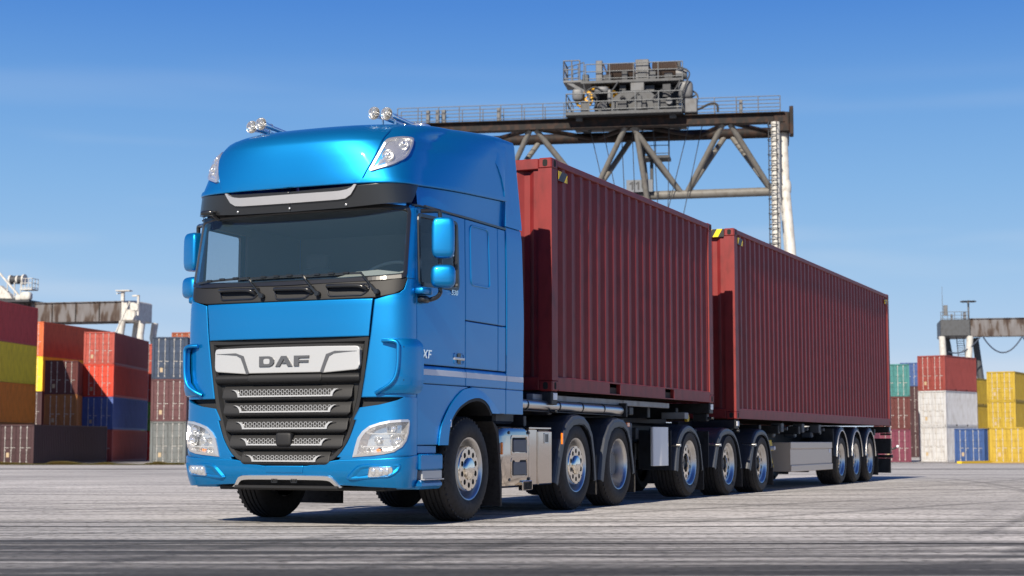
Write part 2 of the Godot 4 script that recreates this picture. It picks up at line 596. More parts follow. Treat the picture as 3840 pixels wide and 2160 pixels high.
func ground_image() -> ImageTexture:
	var n := 2048
	var f1 := FastNoiseLite.new()
	f1.seed = 11
	f1.frequency = 0.02
	f1.fractal_octaves = 4
	var st1 := f1.get_seamless_image(160, n)
	st1.resize(n, n, Image.INTERPOLATE_CUBIC)
	f1.seed = 23
	f1.frequency = 0.012
	var bl := f1.get_seamless_image(512, 512)
	bl.resize(n, n, Image.INTERPOLATE_CUBIC)
	f1.seed = 31
	f1.frequency = 0.25
	var fine := f1.get_seamless_image(n, n)
	var mask := PackedFloat32Array()
	mask.resize(n * n)
	var rng := RandomNumberGenerator.new()
	rng.seed = 77
	for k in 190:   # tyre marks: long, slightly bent strokes, in pairs
		var diag := k % 3 == 0
		var x := rng.randf() * n
		var y := rng.randf() * n
		var ang := rng.randf_range(-0.10, 0.10)
		if diag:
			ang = rng.randf_range(0.75, 1.15)
		var bend := rng.randf_range(-0.0007, 0.0007)
		var wd := rng.randf_range(3.0, 7.0)
		var al := rng.randf_range(0.06, 0.34)
		var ln := int(rng.randf_range(250, 1500))
		for s in ln:
			x += cos(ang)
			y += sin(ang)
			ang += bend
			var fade := minf(1.0, minf(s, ln - s) / 140.0) * al
			for pair in 2:
				var cx := x - sin(ang) * pair * 62.0
				var cy := y + cos(ang) * pair * 62.0
				var iw := int(wd)
				for q in range(-iw, iw + 1):
					var px := posmod(int(cx - sin(ang) * q), n)
					var py := posmod(int(cy + cos(ang) * q), n)
					var e := fade * (1.0 - absf(q) / (wd + 1.0))
					var ix := py * n + px
					if e > mask[ix]:
						mask[ix] = e
	for k in 420:   # many more dark strokes in a band across the apron in front
		var y0 := rng.randf_range(280.0, 300.0 + rng.randf() * 230.0)
		var x := rng.randf() * n
		var y := y0
		var ang := rng.randf_range(-0.05, 0.05)
		var wd := rng.randf_range(2.0, 8.0)
		var al := rng.randf_range(0.16, 0.46)
		var ln := int(rng.randf_range(200, 1100))
		for s in ln:
			x += cos(ang)
			y += sin(ang)
			var fade := minf(1.0, minf(s, ln - s) / 120.0) * al
			for q in range(-int(wd), int(wd) + 1):
				var ix := posmod(int(y) + q, n) * n + posmod(int(x), n)
				mask[ix] = minf(0.62, mask[ix] + fade * 0.75 * (1.0 - absf(q) / (wd + 1.0)))
	var d1 := st1.get_data()
	var d2 := bl.get_data()
	var d3 := fine.get_data()
	var out := PackedByteArray()
	out.resize(n * n * 3)
	for i in n * n:
		var a := d1[i] / 255.0
		var b := d2[i] / 255.0
		var c := d3[i] / 255.0
		var v := 181.0 + (b - 0.5) * 40.0 + (c - 0.5) * 40.0
		v *= 1.0 - 0.11 * clampf((0.48 - a) * 4.0, 0.0, 1.0) - mask[i] * 1.0
		v = clampf(v, 18.0, 246.0)
		out[i * 3] = int(v * 1.0)
		out[i * 3 + 1] = int(v * 0.986)
		out[i * 3 + 2] = int(v * 0.982)
	return ImageTexture.create_from_image(Image.create_from_data(n, n, false, Image.FORMAT_RGB8, out))

func sky_image() -> ImageTexture:
	var w := 1024
	var h := 1024
	var E := [[-90.0, 90, 88, 86], [-3.0, 150, 152, 156], [-0.3, 196, 208, 226], [0.0, 206, 220, 240], [3.0, 187, 213, 240], [6.0, 160, 199, 237], [9.0, 136, 184, 233], [12.0, 114, 167, 227], [15.5, 82, 140, 217], [25.0, 54, 100, 184], [50.0, 38, 66, 132], [90.0, 32, 54, 110]]
	var im := Image.create_empty(w, h, false, Image.FORMAT_RGBF)
	var f := FastNoiseLite.new()
	f.seed = 5
	f.frequency = 0.012
	f.fractal_octaves = 5
	for y in h:
		var el := 90.0 - 180.0 * (y + 0.5) / h
		var i := 0
		while i < E.size() - 2 and el > E[i + 1][0]:
			i += 1
		var k := clampf((el - E[i][0]) / (E[i + 1][0] - E[i][0]), 0.0, 1.0)
		var c := Color(lerpf(E[i][1], E[i + 1][1], k) / 255.0, lerpf(E[i][2], E[i + 1][2], k) / 255.0, lerpf(E[i][3], E[i + 1][3], k) / 255.0).srgb_to_linear()
		for x in w:
			var cc := c
			if el > 0.0 and el < 14.0:   # thin streaks of high cloud low over the horizon
				var v := f.get_noise_3d(cos(TAU * x / w) * 90.0, el * 26.0, sin(TAU * x / w) * 90.0)
				cc = c.lerp(Color(0.74, 0.80, 0.88), clampf((v - 0.05) * 1.1, 0.0, 0.36) * clampf(el / 1.5, 0.0, 1.0) * clampf((14.0 - el) / 8.0, 0.0, 1.0))
			im.set_pixel(x, y, cc)
	return ImageTexture.create_from_image(im)

func setup() -> void:
	var cam := Camera3D.new()
	cam.name = "camera"
	cam.position = Vector3(7.9475, 0.766, 16.221)
	cam.rotation = Vector3(0.0957, YAW, 0.0)
	cam.fov = rad_to_deg(2.0 * atan(1080.0 / 6009.0))
	cam.near = 0.1
	cam.far = 5000.0
	var at := CameraAttributesPhysical.new()
	at.frustum_focal_length = 12.0 / tan(deg_to_rad(cam.fov * 0.5))
	at.frustum_focus_distance = 17.5
	at.exposure_aperture = at.frustum_focal_length / 19.0
	at.frustum_far = 5000.0
	cam.attributes = at
	add_child(cam)
	cam.current = true
	var we := WorldEnvironment.new()
	we.name = "environment"
	var en := Environment.new()
	en.background_mode = Environment.BG_SKY
	var sky := Sky.new()
	var pm := PanoramaSkyMaterial.new()
	pm.panorama = sky_image()
	sky.sky_material = pm
	en.sky = sky
	en.background_energy_multiplier = 0.66
	en.tonemap_mode = Environment.TONE_MAPPER_LINEAR
	en.tonemap_exposure = 1.46
	en.sdfgi_enabled = true
	en.ssao_enabled = true
	en.ssil_enabled = true
	we.environment = en
	add_child(we)
	var sun := DirectionalLight3D.new()
	sun.name = "sun"
	sun.light_color = Color(1.0, 0.955, 0.88)
	sun.light_energy = 1.6
	sun.light_angular_distance = 0.5
	sun.shadow_enabled = true
	add_child(sun)
	sun.look_at_from_position(Vector3(0.030, 0.73, 1.0) * 20.0, Vector3.ZERO)

func materials() -> void:
	var dirt := noise_tex(3, 0.02, [Color(.80, .77, .74), Color(.95, .94, .93), Color(1, 1, 1)], [0.0, 0.40, 0.75])
	var rust := noise_tex(8, 0.016, [Color(.42, .27, .19), Color(.60, .50, .43), Color(.84, .82, .82), Color(.94, .94, .95)], [0.22, 0.38, 0.50, 0.8])
	var rustd := noise_tex(9, 0.02, [Color(.10, .06, .05), Color(.20, .12, .09), Color(.42, .26, .16), Color(.36, .30, .26)], [0.2, 0.48, 0.66, 0.85])
	var grain := noise_tex(12, 0.35, [Color(.2, .2, .2), Color(.8, .8, .8)], [0.0, 1.0], 256, 3)
	var scuff := noise_tex(14, 0.03, [Color(.62, .6, .58), Color(.95, .95, .95), Color(1, 1, 1)], [0.15, 0.45, 0.8], 256)
	M["dirt"] = null
	mt("blue_paint", lin(.0005, .215, .53), 0.43, 0.78, {"coat": 0.7, "coat_r": 0.03})
	mt("black_plastic", lin(.0065, .007, .0085), 0.6, 0.0, {"bump": grain, "bs": 0.03, "sc": Vector3(6, 6, 6)})
	mt("black_smooth", lin(.012, .013, .015), 0.28, 0.0, {"coat": 0.4, "coat_r": 0.2})
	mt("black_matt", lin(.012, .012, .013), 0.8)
	mt("grey_plastic", lin(.045, .050, .060), 0.42, 0.0, {"bump": grain, "bs": 0.02, "sc": Vector3(6, 6, 6)})
	mt("rubber", lin(.027, .024, .023), 0.72, 0.0, {"tex": scuff, "sc": Vector3(2, 2, 2), "bump": grain, "bs": 0.05})
	mt("chassis", lin(.016, .018, .022), 0.5, 0.0, {"tex": scuff, "sc": Vector3(.8, .8, .8)})
	mt("silver_paint", lin(.62, .61, .61), 0.34, 0.75, {"coat": 0.6, "coat_r": 0.08})
	mt("silver_satin", lin(.47, .48, .49), 0.34, 0.3, {"coat": 0.5, "coat_r": 0.1})
	mt("chrome", lin(.86, .86, .86), 0.06, 1.0)
	mt("polished_steel", lin(.64, .57, .50), 0.08, 1.0, {"bump": dirt, "bs": 0.05, "sc": Vector3(.5, .5, .5)})
	mt("aluminium", lin(.62, .61, .60), 0.34, 1.0)
	mt("brushed_aluminium", lin(.66, .56, .46), 0.45, 0.55)
	mt("dark_badge", lin(.10, .105, .115), 0.4, 0.3)
	mt("glass", Color(0.30, 0.41, 0.47), 0.0, 0.0, {"alpha": 0.17})
	mt("side_glass", Color(0.10, 0.13, 0.16), 0.0, 0.0, {"alpha": 0.30})
	mt("clear_lens", Color(0.95, 0.97, 1.0), 0.0, 0.0, {"alpha": 0.06})
	mt("interior", lin(.085, .09, .10), 0.8)
	mt("dash", lin(.24, .28, .27), 0.75)
	mt("orange_lens", lin(.85, .20, .01), 0.15, 0.0, {"coat": 1.0})
	mt("red_lens", lin(.45, .02, .02), 0.2, 0.0, {"coat": 1.0})
	mt("white_reflector", lin(.72, .74, .78), 0.3)
	mt("lamp_bowl", lin(.68, .69, .70), 0.18, 0.8)
	mt("yellow_paint", lin(.72, .50, .01), 0.5, 0.0, {"tex": dirt})
	mt("white_tape", lin(.62, .66, .74), 0.35)
	mt("maroon_paint", lin(.205, .014, .014), 0.55, 0.0, {"tex": dirt, "sc": Vector3(.5, .25, .5), "coat": 0.09, "coat_r": 0.3})
	mt("container_hole", lin(.010, .010, .010), 0.9)
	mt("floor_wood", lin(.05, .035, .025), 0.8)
	mt("steel_grey", lin(.30, .31, .32), 0.5, 0.2, {"tex": dirt, "sc": Vector3(.4, .2, .4)})
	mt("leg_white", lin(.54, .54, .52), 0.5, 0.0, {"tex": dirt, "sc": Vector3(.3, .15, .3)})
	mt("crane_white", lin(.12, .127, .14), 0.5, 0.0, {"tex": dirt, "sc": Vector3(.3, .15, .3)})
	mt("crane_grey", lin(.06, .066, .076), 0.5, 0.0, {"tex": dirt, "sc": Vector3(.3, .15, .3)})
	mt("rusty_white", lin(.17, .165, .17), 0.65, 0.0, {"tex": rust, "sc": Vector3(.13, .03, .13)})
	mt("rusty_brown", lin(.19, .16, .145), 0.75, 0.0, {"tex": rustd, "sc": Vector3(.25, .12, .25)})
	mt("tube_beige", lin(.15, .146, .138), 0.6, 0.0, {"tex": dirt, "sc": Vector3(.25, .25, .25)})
	mt("rope_drum", lin(.050, .032, .025), 0.85, 0.0, {"tex": scuff, "sc": Vector3(2, 2, 2)})
	mt("rail_grey", lin(.12, .13, .15), 0.5, 0.2)
	mt("bar_grey", lin(.55, .53, .50), 0.5, 0.3)
	M["dirt_tex"] = dirt

func ground() -> void:
	var g := StandardMaterial3D.new()
	g.resource_name = "worn_pavement"
	g.albedo_texture = ground_image()
	g.roughness = 0.86
	g.detail_enabled = true
	g.detail_blend_mode = BaseMaterial3D.BLEND_MODE_MUL
	g.detail_uv_layer = BaseMaterial3D.DETAIL_UV_2
	g.detail_albedo = noise_tex(61, 0.06, [Color(.62, .61, .60), Color(.93, .93, .92), Color(1, 1, 1), Color(.80, .79, .78)], [0.12, 0.36, 0.62, 0.95], 512, 4)
	g.texture_filter = BaseMaterial3D.TEXTURE_FILTER_LINEAR_WITH_MIPMAPS_ANISOTROPIC
	var st := ns()
	var A := [-60.0, -20.0, 0.0, 8.0, 12.0, 16.0, 20.0, 25.0, 30.0, 36.0, 44.0, 52.0, 60.0, 70.0, 82.0, 94.0, 112.0, 130.0, 160.0, 200.0, 400.0, 900.0, 2500.0]
	var Rr := [-1600.0, -500.0, -150.0, -60.0, -25.0, 0.0, 25.0, 60.0, 150.0, 500.0, 1600.0]
	for i in A.size() - 1:
		for j in Rr.size() - 1:
			var v := []
			for e in [[i, j], [i, j + 1], [i + 1, j + 1], [i + 1, j]]:
				var a: float = A[e[0]]
				var r: float = Rr[e[1]]
				v.append([yard(r, a, gy(a)), Vector2(r / 56.0, a / 56.0)])
			for t in [[0, 1, 2], [0, 2, 3]]:
				var p: Array = [v[t[0]], v[t[1]], v[t[2]]]
				var up: Vector3 = (p[0][0] - p[2][0]).cross(p[0][0] - p[1][0])
				if up.y < 0.0:
					p = [p[0], p[2], p[1]]
				for q in p:
					st.set_uv(q[1])
					st.set_uv2(q[1] * 14.0)
					vx(st, q[0], Vector3.UP)
	put(st, "ground", g, self).set_meta("kind", "structure")
	mt("joint_light", lin(.46, .45, .42), 0.9)
	mt("joint_dark", lin(.035, .034, .036), 0.95)
	for e in [[15.95, 0.035, "joint_light", 16.30], [15.55, 0.028, "joint_dark", 15.8], [14.75, 0.03, "joint_dark", 14.9], [13.7, 0.018, "joint_dark", 13.62], [12.3, 0.02, "joint_dark", 12.44]]:
		var s2 := ns()
		var w: float = e[1]
		var p0 := yard(-40, e[0] - 0.35)
		var p1 := yard(60, e[3] + 0.2)
		var sd := (p1 - p0).cross(Vector3.UP).normalized() * w
		var up := Vector3(0, 0.004, 0)
		quad(s2, p0 - sd + up, p0 + sd + up, p1 + sd + up, p1 - sd + up, Vector3.UP)
		put(s2, "pavement_joint", M[e[2]], self).set_meta("kind", "structure")

# ---------------------------------------------------------------- containers
var cmesh := {}
func corrug(st: SurfaceTool, a: Vector3, b: Vector3, h: float, out: Vector3, pitch := 0.278, dep := 0.036) -> void:   # a pressed-steel wall from a to b
	var d := (b - a)
	var L := d.length()
	d /= L
	var k := maxi(1, roundi(L / pitch))
	var p := L / k
	var up := Vector3(0, h, 0)
	for i in k:
		var s := a + d * (p * i)
		var q := [s, s + d * p * 0.26, s + d * p * 0.50 - out * dep, s + d * p * 0.76 - out * dep, s + d * p]
		for e in 4:
			quad(st, q[e], q[e + 1], q[e + 1] + up, q[e] + up, out)

func casting(st: SurfaceTool, c: Vector3) -> void:
	box(st, c, Vector3(.162, .118, .178), 0.012)

func container_parts(L: float, H: float) -> Dictionary:   # local frame: base centre, doors at +z
	var key := "%.2f_%.2f" % [L, H]
	if cmesh.has(key):
		return cmesh[key]
	var X := 1.219
	var Z := L * 0.5
	var D := {}
	var st := ns()
	corrug(st, Vector3(X - .018, .16, -Z + .16), Vector3(X - .018, .16, Z - .16), H - .16 - .075, Vector3.RIGHT)
	D.side = st.commit()
	st = ns()
	corrug(st, Vector3(-X + .16, .16, -Z + .03), Vector3(X - .16, .16, -Z + .03), H - .16 - .11, Vector3(0, 0, -1), 0.25, 0.045)
	D.end = st.commit()
	st = ns()
	for i in maxi(1, int(L / .3)):
		var z0 := -Z + .1 + i * (L - .2) / int(L / .3)
		box(st, Vector3(0, H - .03, z0 + .1), Vector3(2 * X - .14, .03, .17), 0.008)
	span_box(st, Vector3(-X + .06, H - .06, -Z + .06), Vector3(X - .06, H - .035, Z - .06), 0.0)
	D.roof = st.commit()
	st = ns()
	span_box(st, Vector3(-X + .05, .10, -Z + .05), Vector3(X - .05, .15, Z - .05), 0.0)
	for i in int(L / .6):
		box(st, Vector3(0, .075, -Z + .3 + i * .6), Vector3(2 * X - .2, .11, .05), 0.0)
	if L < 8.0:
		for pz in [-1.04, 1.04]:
			span_box(st, Vector3(-X + .05, .02, pz - .19), Vector3(X - .05, .142, pz + .19), 0.0)  # dark plugs added to stand in for the shade inside the fork pockets
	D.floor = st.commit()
	st = ns()
	span_box(st, Vector3(-.005, .0, -.005), Vector3(.0, .0, .0), 0.0)
	D.rail_h = 0.16
	var rails := []
	for s in [-1.0, 1.0]:
		st = ns()
		box(st, Vector3(s * (X - .032), H - .045, 0), Vector3(.062, .07, L - .34), 0.006)
		rails.append(["top_side_rail", st.commit()])
		st = ns()
		if L < 8.0:   # fork pockets cut the bottom rail
			for seg in [[-Z + .17, -1.22], [-.86, .86], [1.22, Z - .17]]:
				box(st, Vector3(s * (X - .03), .085, (seg[0] + seg[1]) * .5), Vector3(.058, .15, seg[1] - seg[0]), 0.006)
			for pz in [-1.04, 1.04]:
				box(st, Vector3(s * (X - .03), .151, pz), Vector3(.058, .018, .36), 0.0)
		else:
			box(st, Vector3(s * (X - .03), .085, 0), Vector3(.058, .15, L - .34), 0.006)
		box(st, Vector3(s * (X - .018), .014, 0), Vector3(.05, .012, L - .36), 0.0)
		rails.append(["bottom_side_rail", st.commit()])
		st = ns()
		box(st, Vector3(0, H - .065, s * (Z - .045)), Vector3(2 * X - .32, .12, .09), 0.008)
		rails.append(["top_end_rail", st.commit()])
		st = ns()
		box(st, Vector3(0, .085, s * (Z - .045)), Vector3(2 * X - .32, .15, .09), 0.008)
		rails.append(["bottom_end_rail", st.commit()])
	D.rails = rails
	st = ns()
	var pl := [Vector2(0, 0), Vector2(.162, 0), Vector2(.162, -.05), Vector2(.07, -.06), Vector2(.07, -.17), Vector2(0, -.17)]
	prism(st, pl, Transform3D(Basis(Vector3(-1, 0, 0), Vector3(0, 0, 1), Vector3(0, 1, 0)), Vector3(0, .118, 0)), H - .236, 0.0)
	D.post = st.commit()
	st = ns()
	casting(st, Vector3.ZERO)
	D.casting = st.commit()
	st = ns()
	var ov := []
	for k in 14:
		ov.append(Vector2(cos(TAU * k / 14) * .030, sin(TAU * k / 14) * .020 + clampf(sin(TAU * k / 14) * 9.0, -1, 1) * .020))
	prism(st, ov, Transform3D(), .0105, 0.0)
	D.hole = st.commit()
	st = ns()
	var dw := X - .16
	var k5 := 5
	box(st, Vector3(0, H * .5 + .02, -.012), Vector3(dw - .012, H - .30, .03), 0.004)
	for i in k5:
		box(st, Vector3(0, .25 + (H - .42) * (i + .5) / k5, .012), Vector3(dw - .10, (H - .42) / k5 - .10, .022), 0.010)
	for yy in [.45, H * .5, H - .40]:
		for sx in [-1.0, 1.0]:
			box(st, Vector3(sx * (dw * .5 - .03), yy, .012), Vector3(.06, .09, .03), 0.004)
	D.door = st.commit()
	st = ns()
	cyl(st, Vector3(0, .12, .045), Vector3(0, H - .10, .045), .019, -1, 8)
	for yy in [.20, H * .36, H * .66, H - .2]:
		box(st, Vector3(0, yy, .03), Vector3(.09, .05, .035), 0.004)
	box(st, Vector3(.12, H * .42, .05), Vector3(.30, .03, .02), 0.0)
	D.bar = st.commit()
	st = ns()
	box(st, Vector3.ZERO, Vector3(.20, .30, .01), 0.002)
	D.plate = st.commit()
	cmesh[key] = D
	return D

func paint(c: Color) -> StandardMaterial3D:
	var key := "paint_" + c.to_html()
	if not M.has(key):
		mt(key, c, 0.6, 0.0, {"tex": M.dirt_tex, "sc": Vector3(.5, .08, .5)})
	return M[key]

func fill_container(o: Node3D, L: float, H: float, m: Material) -> void:
	var D := container_parts(L, H)
	var X := 1.219
	var Z := L * 0.5
	inst(D.side, "side_wall", m, o)
	inst(D.side, "side_wall", m, o, Transform3D(Basis(Vector3.UP, PI), Vector3.ZERO))
	inst(D.end, "end_wall", m, o)
	inst(D.roof, "roof", m, o)
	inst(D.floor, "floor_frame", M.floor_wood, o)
	for r in D.rails:
		inst(r[1], r[0], m, o)
	for sx in [-1.0, 1.0]:
		for sz in [-1.0, 1.0]:
			var bs := Basis(Vector3(sx, 0, 0), Vector3.UP, Vector3(0, 0, sz))
			inst(D.post, "corner_post", m, o, Transform3D(bs, Vector3(sx * X, 0, sz * Z)))
			for y in [.059, H - .059]:
				var c := inst(D.casting, "corner_casting", m, o, Transform3D(Basis(), Vector3(sx * (X - .079), y, sz * (Z - .087))))
				inst(D.hole, "casting_hole", M.container_hole, c, Transform3D(Basis(Vector3(sz, 0, 0), Vector3.UP, Vector3(0, 0, sz)), Vector3(0, 0, sz * .080)))
				inst(D.hole, "casting_hole", M.container_hole, c, Transform3D(Basis(Vector3(0, 0, -sx), Vector3.UP, Vector3(sx, 0, 0)), Vector3(sx * .072, 0, 0)))
	for s in [-1.0, 1.0]:
		var d := inst(D.door, "door", m, o, Transform3D(Basis(), Vector3(s * (X - .16) * .5, 0, Z - .05)))
		for bx in [-.22, .22]:
			inst(D.bar, "locking_bar", M.bar_grey, d, Transform3D(Basis(), Vector3(bx, 0, 0)))
		if s < 0.0:
			inst(D.plate, "data_plate", M.plate_tan, d, Transform3D(Basis(), Vector3(-.02, .62, .03)))

# a stack: px0 corner given in yard coordinates (r, a) of its nearest right-hand bottom corner; tiers from the ground up: [paint, label]
func stack(r: float, a: float, turn: float, L: float, H: float, tiers: Array, group := "shipping containers stacked in the yard", first := 0) -> void:
	var rot := YAW - turn
	var b := Basis(Vector3.UP, rot)
	var y := gy(a)
	for i in tiers.size():
		var o := thing("shipping_container", tiers[i][1], "container", Vector3.ZERO, rot, group)
		o.position = yard(r, a, y + i * H) - b * Vector3(1.219, 0, L * .5)
		fill_container(o, L, H, paint(tiers[i][0]))
# ---------------------------------------------------------------- wheels
func blob(st: SurfaceTool, c: Vector3, h: Vector3, e := 0.5, bs := Basis(), nu := 24, nv := 12) -> void:   # a rounded block
	var P := []
	var N := []
	for i in nv + 1:
		var v := -PI / 2 + PI * i / nv
		var rp := []
		var rn := []
		for j in nu + 1:
			var u := TAU * j / nu
			var cv := signf(cos(v)) * pow(absf(cos(v)), e)
			var sv := signf(sin(v)) * pow(absf(sin(v)), e)
			var cu := signf(cos(u)) * pow(absf(cos(u)), e)
			var su := signf(sin(u)) * pow(absf(sin(u)), e)
			rp.append(c + bs * (Vector3(cv * cu, sv, cv * su) * h))
			var f := 2.0 - e
			var n := Vector3(signf(cos(v)) * pow(absf(cos(v)), f) * signf(cos(u)) * pow(absf(cos(u)), f) / h.x, signf(sin(v)) * pow(absf(sin(v)), f) / h.y, signf(cos(v)) * pow(absf(cos(v)), f) * signf(sin(u)) * pow(absf(sin(u)), f) / h.z)
			rn.append((bs * n).normalized() if n.length() > 1e-9 else bs * Vector3(0, signf(v), 0))
		P.append(rp)
		N.append(rn)
	for i in nv:
		for j in nu:
			quadn(st, P[i][j], P[i][j + 1], P[i + 1][j + 1], P[i + 1][j], N[i][j], N[i][j + 1], N[i + 1][j + 1], N[i + 1][j])

var wmesh := {}
func wheel_meshes() -> void:
	for kind in [["front", .508, .32], ["trail", .472, .385]]:
		var R: float = kind[1]
		var W: float = kind[2]
		var p := [Vector2(.292, -.012), Vector2(.300, .004), Vector2(.315, .016), Vector2(.36, .025), Vector2(lerpf(.36, R, .45), .022), Vector2(R - .055, .006), Vector2(R - .030, -.014), Vector2(R - .014, -.028), Vector2(R - .003, -.048)]
		var x0 := -.048
		var x1 := -W + .048
		var ng := 4 if kind[0] == "front" else 5
		for i in ng:
			var x := lerpf(x0, x1, (i + .8) / (ng + .6))
			p.append_array([Vector2(R, x + .008), Vector2(R - .015, x + .006), Vector2(R - .015, x - .006), Vector2(R, x - .008)])
		p.append_array([Vector2(R - .003, x1), Vector2(R - .02, x1 - .025), Vector2(R - .06, -W - .006), Vector2(.40, -W - .022), Vector2(.315, -W - .012), Vector2(.292, -W + .01)])
		p.reverse()
		var st := ns()
		lathe(st, p, Vector3.ZERO, Vector3.RIGHT, 56, 0.7)
		for k in 48:   # shoulder blocks of the tread
			var a := TAU * k / 48
			var e := Vector3(0, cos(a), sin(a))
			box(st, e * (R - .022) + Vector3(-.022, 0, 0), Vector3(.016, .022, .028), 0.003, Basis(Vector3(1, 0, 0), e, Vector3(1, 0, 0).cross(e)))
		wmesh["tyre_" + kind[0]] = st.commit()
	var W2 := -.30
	var rims := {
		"front": [Vector2(.300, -.014), Vector2(.308, .002), Vector2(.304, .012), Vector2(.294, .010), Vector2(.284, -.004), Vector2(.272, -.03), Vector2(.262, -.07), Vector2(.252, -.118), Vector2(.236, -.128), Vector2(.222, -.10), Vector2(.216, -.06)],
		"drive": [Vector2(.300, -.014), Vector2(.308, .002), Vector2(.304, .012), Vector2(.294, .010), Vector2(.284, -.004), Vector2(.276, -.03), Vector2(.270, -.075), Vector2(.258, -.12), Vector2(.252, -.17), Vector2(.232, -.19), Vector2(.16, -.21), Vector2(.14, -.21)],
		"trail": [Vector2(.300, -.014), Vector2(.308, .002), Vector2(.304, .012), Vector2(.294, .010), Vector2(.284, -.004), Vector2(.277, -.014), Vector2(.270, -.030), Vector2(.258, -.041), Vector2(.242, -.046), Vector2(.224, -.042)]}
	for k in rims:
		var st := ns()
		var p: Array = rims[k].duplicate()
		p.reverse()
		lathe(st, p, Vector3.ZERO, Vector3.RIGHT, 48, 0.9)
		var back := [Vector2(.292, -.02), Vector2(.285, -.08), Vector2(.27, -.16), Vector2(.29, W2), Vector2(.30, W2)]
		back.reverse()
		lathe(st, back, Vector3.ZERO, Vector3.RIGHT, 32, 0.9)
		wmesh["rim_" + k] = st.commit()
	# a disc with ten holes
	for d in [["front", .105, .212, .158, .0275, .010], ["trail", .125, .226, .184, .0265, -.042]]:
		var st := ns()
		for sec in 10:
			var a0 := TAU * sec / 10
			var hc := Vector2(d[3], 0.0)
			var hole := []
			var edge := []
			for i in 20:
				var f := TAU * i / 20
				var dir := Vector2(cos(f), sin(f))
				var hp: Vector2 = hc + dir * d[4]
				hole.append(Vector2(hp.length(), atan2(hp.y, hp.x)))
				var m := maxf(absf(dir.x), absf(dir.y))
				var sq := dir / m
				edge.append(Vector2(d[3] + sq.x * ((d[2] - d[3]) if sq.x > 0.0 else (d[3] - d[1])), sq.y * TAU / 20))
			for i in 20:
				var j := (i + 1) % 20
				var q := []
				for v in [edge[i], edge[j], hole[j], hole[i]]:
					q.append(Vector3(d[5], v.x * cos(a0 + v.y), v.x * sin(a0 + v.y)))
				quad(st, q[0], q[1], q[2], q[3], Vector3.RIGHT)
				quad(st, q[3], q[2], q[2] - Vector3(.03, 0, 0), q[3] - Vector3(.03, 0, 0), Vector3(0, cos(a0) * d[3] - q[3].y, sin(a0) * d[3] - q[3].z))
		if d[0] == "front":
			lathe(st, [Vector2(.220, -.065), Vector2(.219, -.002), Vector2(.212, .010)], Vector3.ZERO, Vector3.RIGHT, 40)
		else:
			lathe(st, [Vector2(.125, -.042), Vector2(.121, -.060), Vector2(.121, -.14)], Vector3.ZERO, Vector3.RIGHT, 40)
		wmesh["disc_" + d[0]] = st.commit()
	var st := ns()
	lathe(st, [Vector2(.105, .010), Vector2(.106, .022), Vector2(.100, .030), Vector2(.080, .038), Vector2(.045, .043), Vector2(0.0001, .045)], Vector3.ZERO, Vector3.RIGHT, 32)
	box(st, Vector3(.042, 0, 0), Vector3(.008, .022, .13), 0.003)
	wmesh["cap_front"] = st.commit()
	st = ns()
	for k in 10:
		var a := TAU * k / 10
		var c := Vector3(0, cos(a) * .158, sin(a) * .158)
		cyl(st, c + Vector3(-.06, 0, 0), c + Vector3(-.002, 0, 0), .0165, .0145, 6)
	lathe(st, [Vector2(.0001, -.035), Vector2(.215, -.035)], Vector3.ZERO, Vector3.RIGHT, 24)
	wmesh["nuts_front"] = st.commit()
	st = ns()
	lathe(st, [Vector2(.24, -.105), Vector2(.0001, -.105)], Vector3.ZERO, Vector3.RIGHT, 24)
	lathe(st, [Vector2(.09, -.105), Vector2(.085, -.085), Vector2(.07, -.072), Vector2(.0001, -.07)], Vector3.ZERO, Vector3.RIGHT, 24)
	for k in 10:
		var a := TAU * k / 10
		var c := Vector3(0, cos(a) * .184, sin(a) * .184)
		cyl(st, c + Vector3(-.104, 0, 0), c + Vector3(-.055, 0, 0), .015, .013, 6)
	wmesh["hub_trail"] = st.commit()
	st = ns()
	lathe(st, [Vector2(.15, -.21), Vector2(.145, -.10), Vector2(.13, -.075), Vector2(.0001, -.072)], Vector3.ZERO, Vector3.RIGHT, 28)
	for k in 10:
		var a := TAU * k / 10
		var c := Vector3(0, cos(a) * .19, sin(a) * .19)
		cyl(st, c + Vector3(-.21, 0, 0), c + Vector3(-.165, 0, 0), .016, .014, 6)
	wmesh["hub_drive"] = st.commit()

func wheel(par: Node3D, kind: String, p: Vector3, s: float) -> void:   # p: centre at the rim's outer lip
	var w := Node3D.new()
	w.name = "wheel"
	w.position = p - wo
	if s < 0.0:
		w.rotation.y = PI
	par.add_child(w, true)
	inst(wmesh["tyre_" + ("trail" if kind == "trail" else "front")], "tyre", M.rubber, w)
	inst(wmesh["rim_" + kind], "rim", M.aluminium, w)
	if kind == "front":
		inst(wmesh.disc_front, "wheel_cover", M.chrome_warm, w)
		inst(wmesh.cap_front, "hub_cap", M.chrome_warm, w)
		inst(wmesh.nuts_front, "wheel_nuts", M.dark_badge, w)
	elif kind == "trail":
		inst(wmesh.disc_trail, "wheel_disc", M.chrome_warm, w)
		inst(wmesh.hub_trail, "hub", M.chassis, w)
	else:
		inst(wmesh.hub_drive, "hub", M.dark_badge, w)

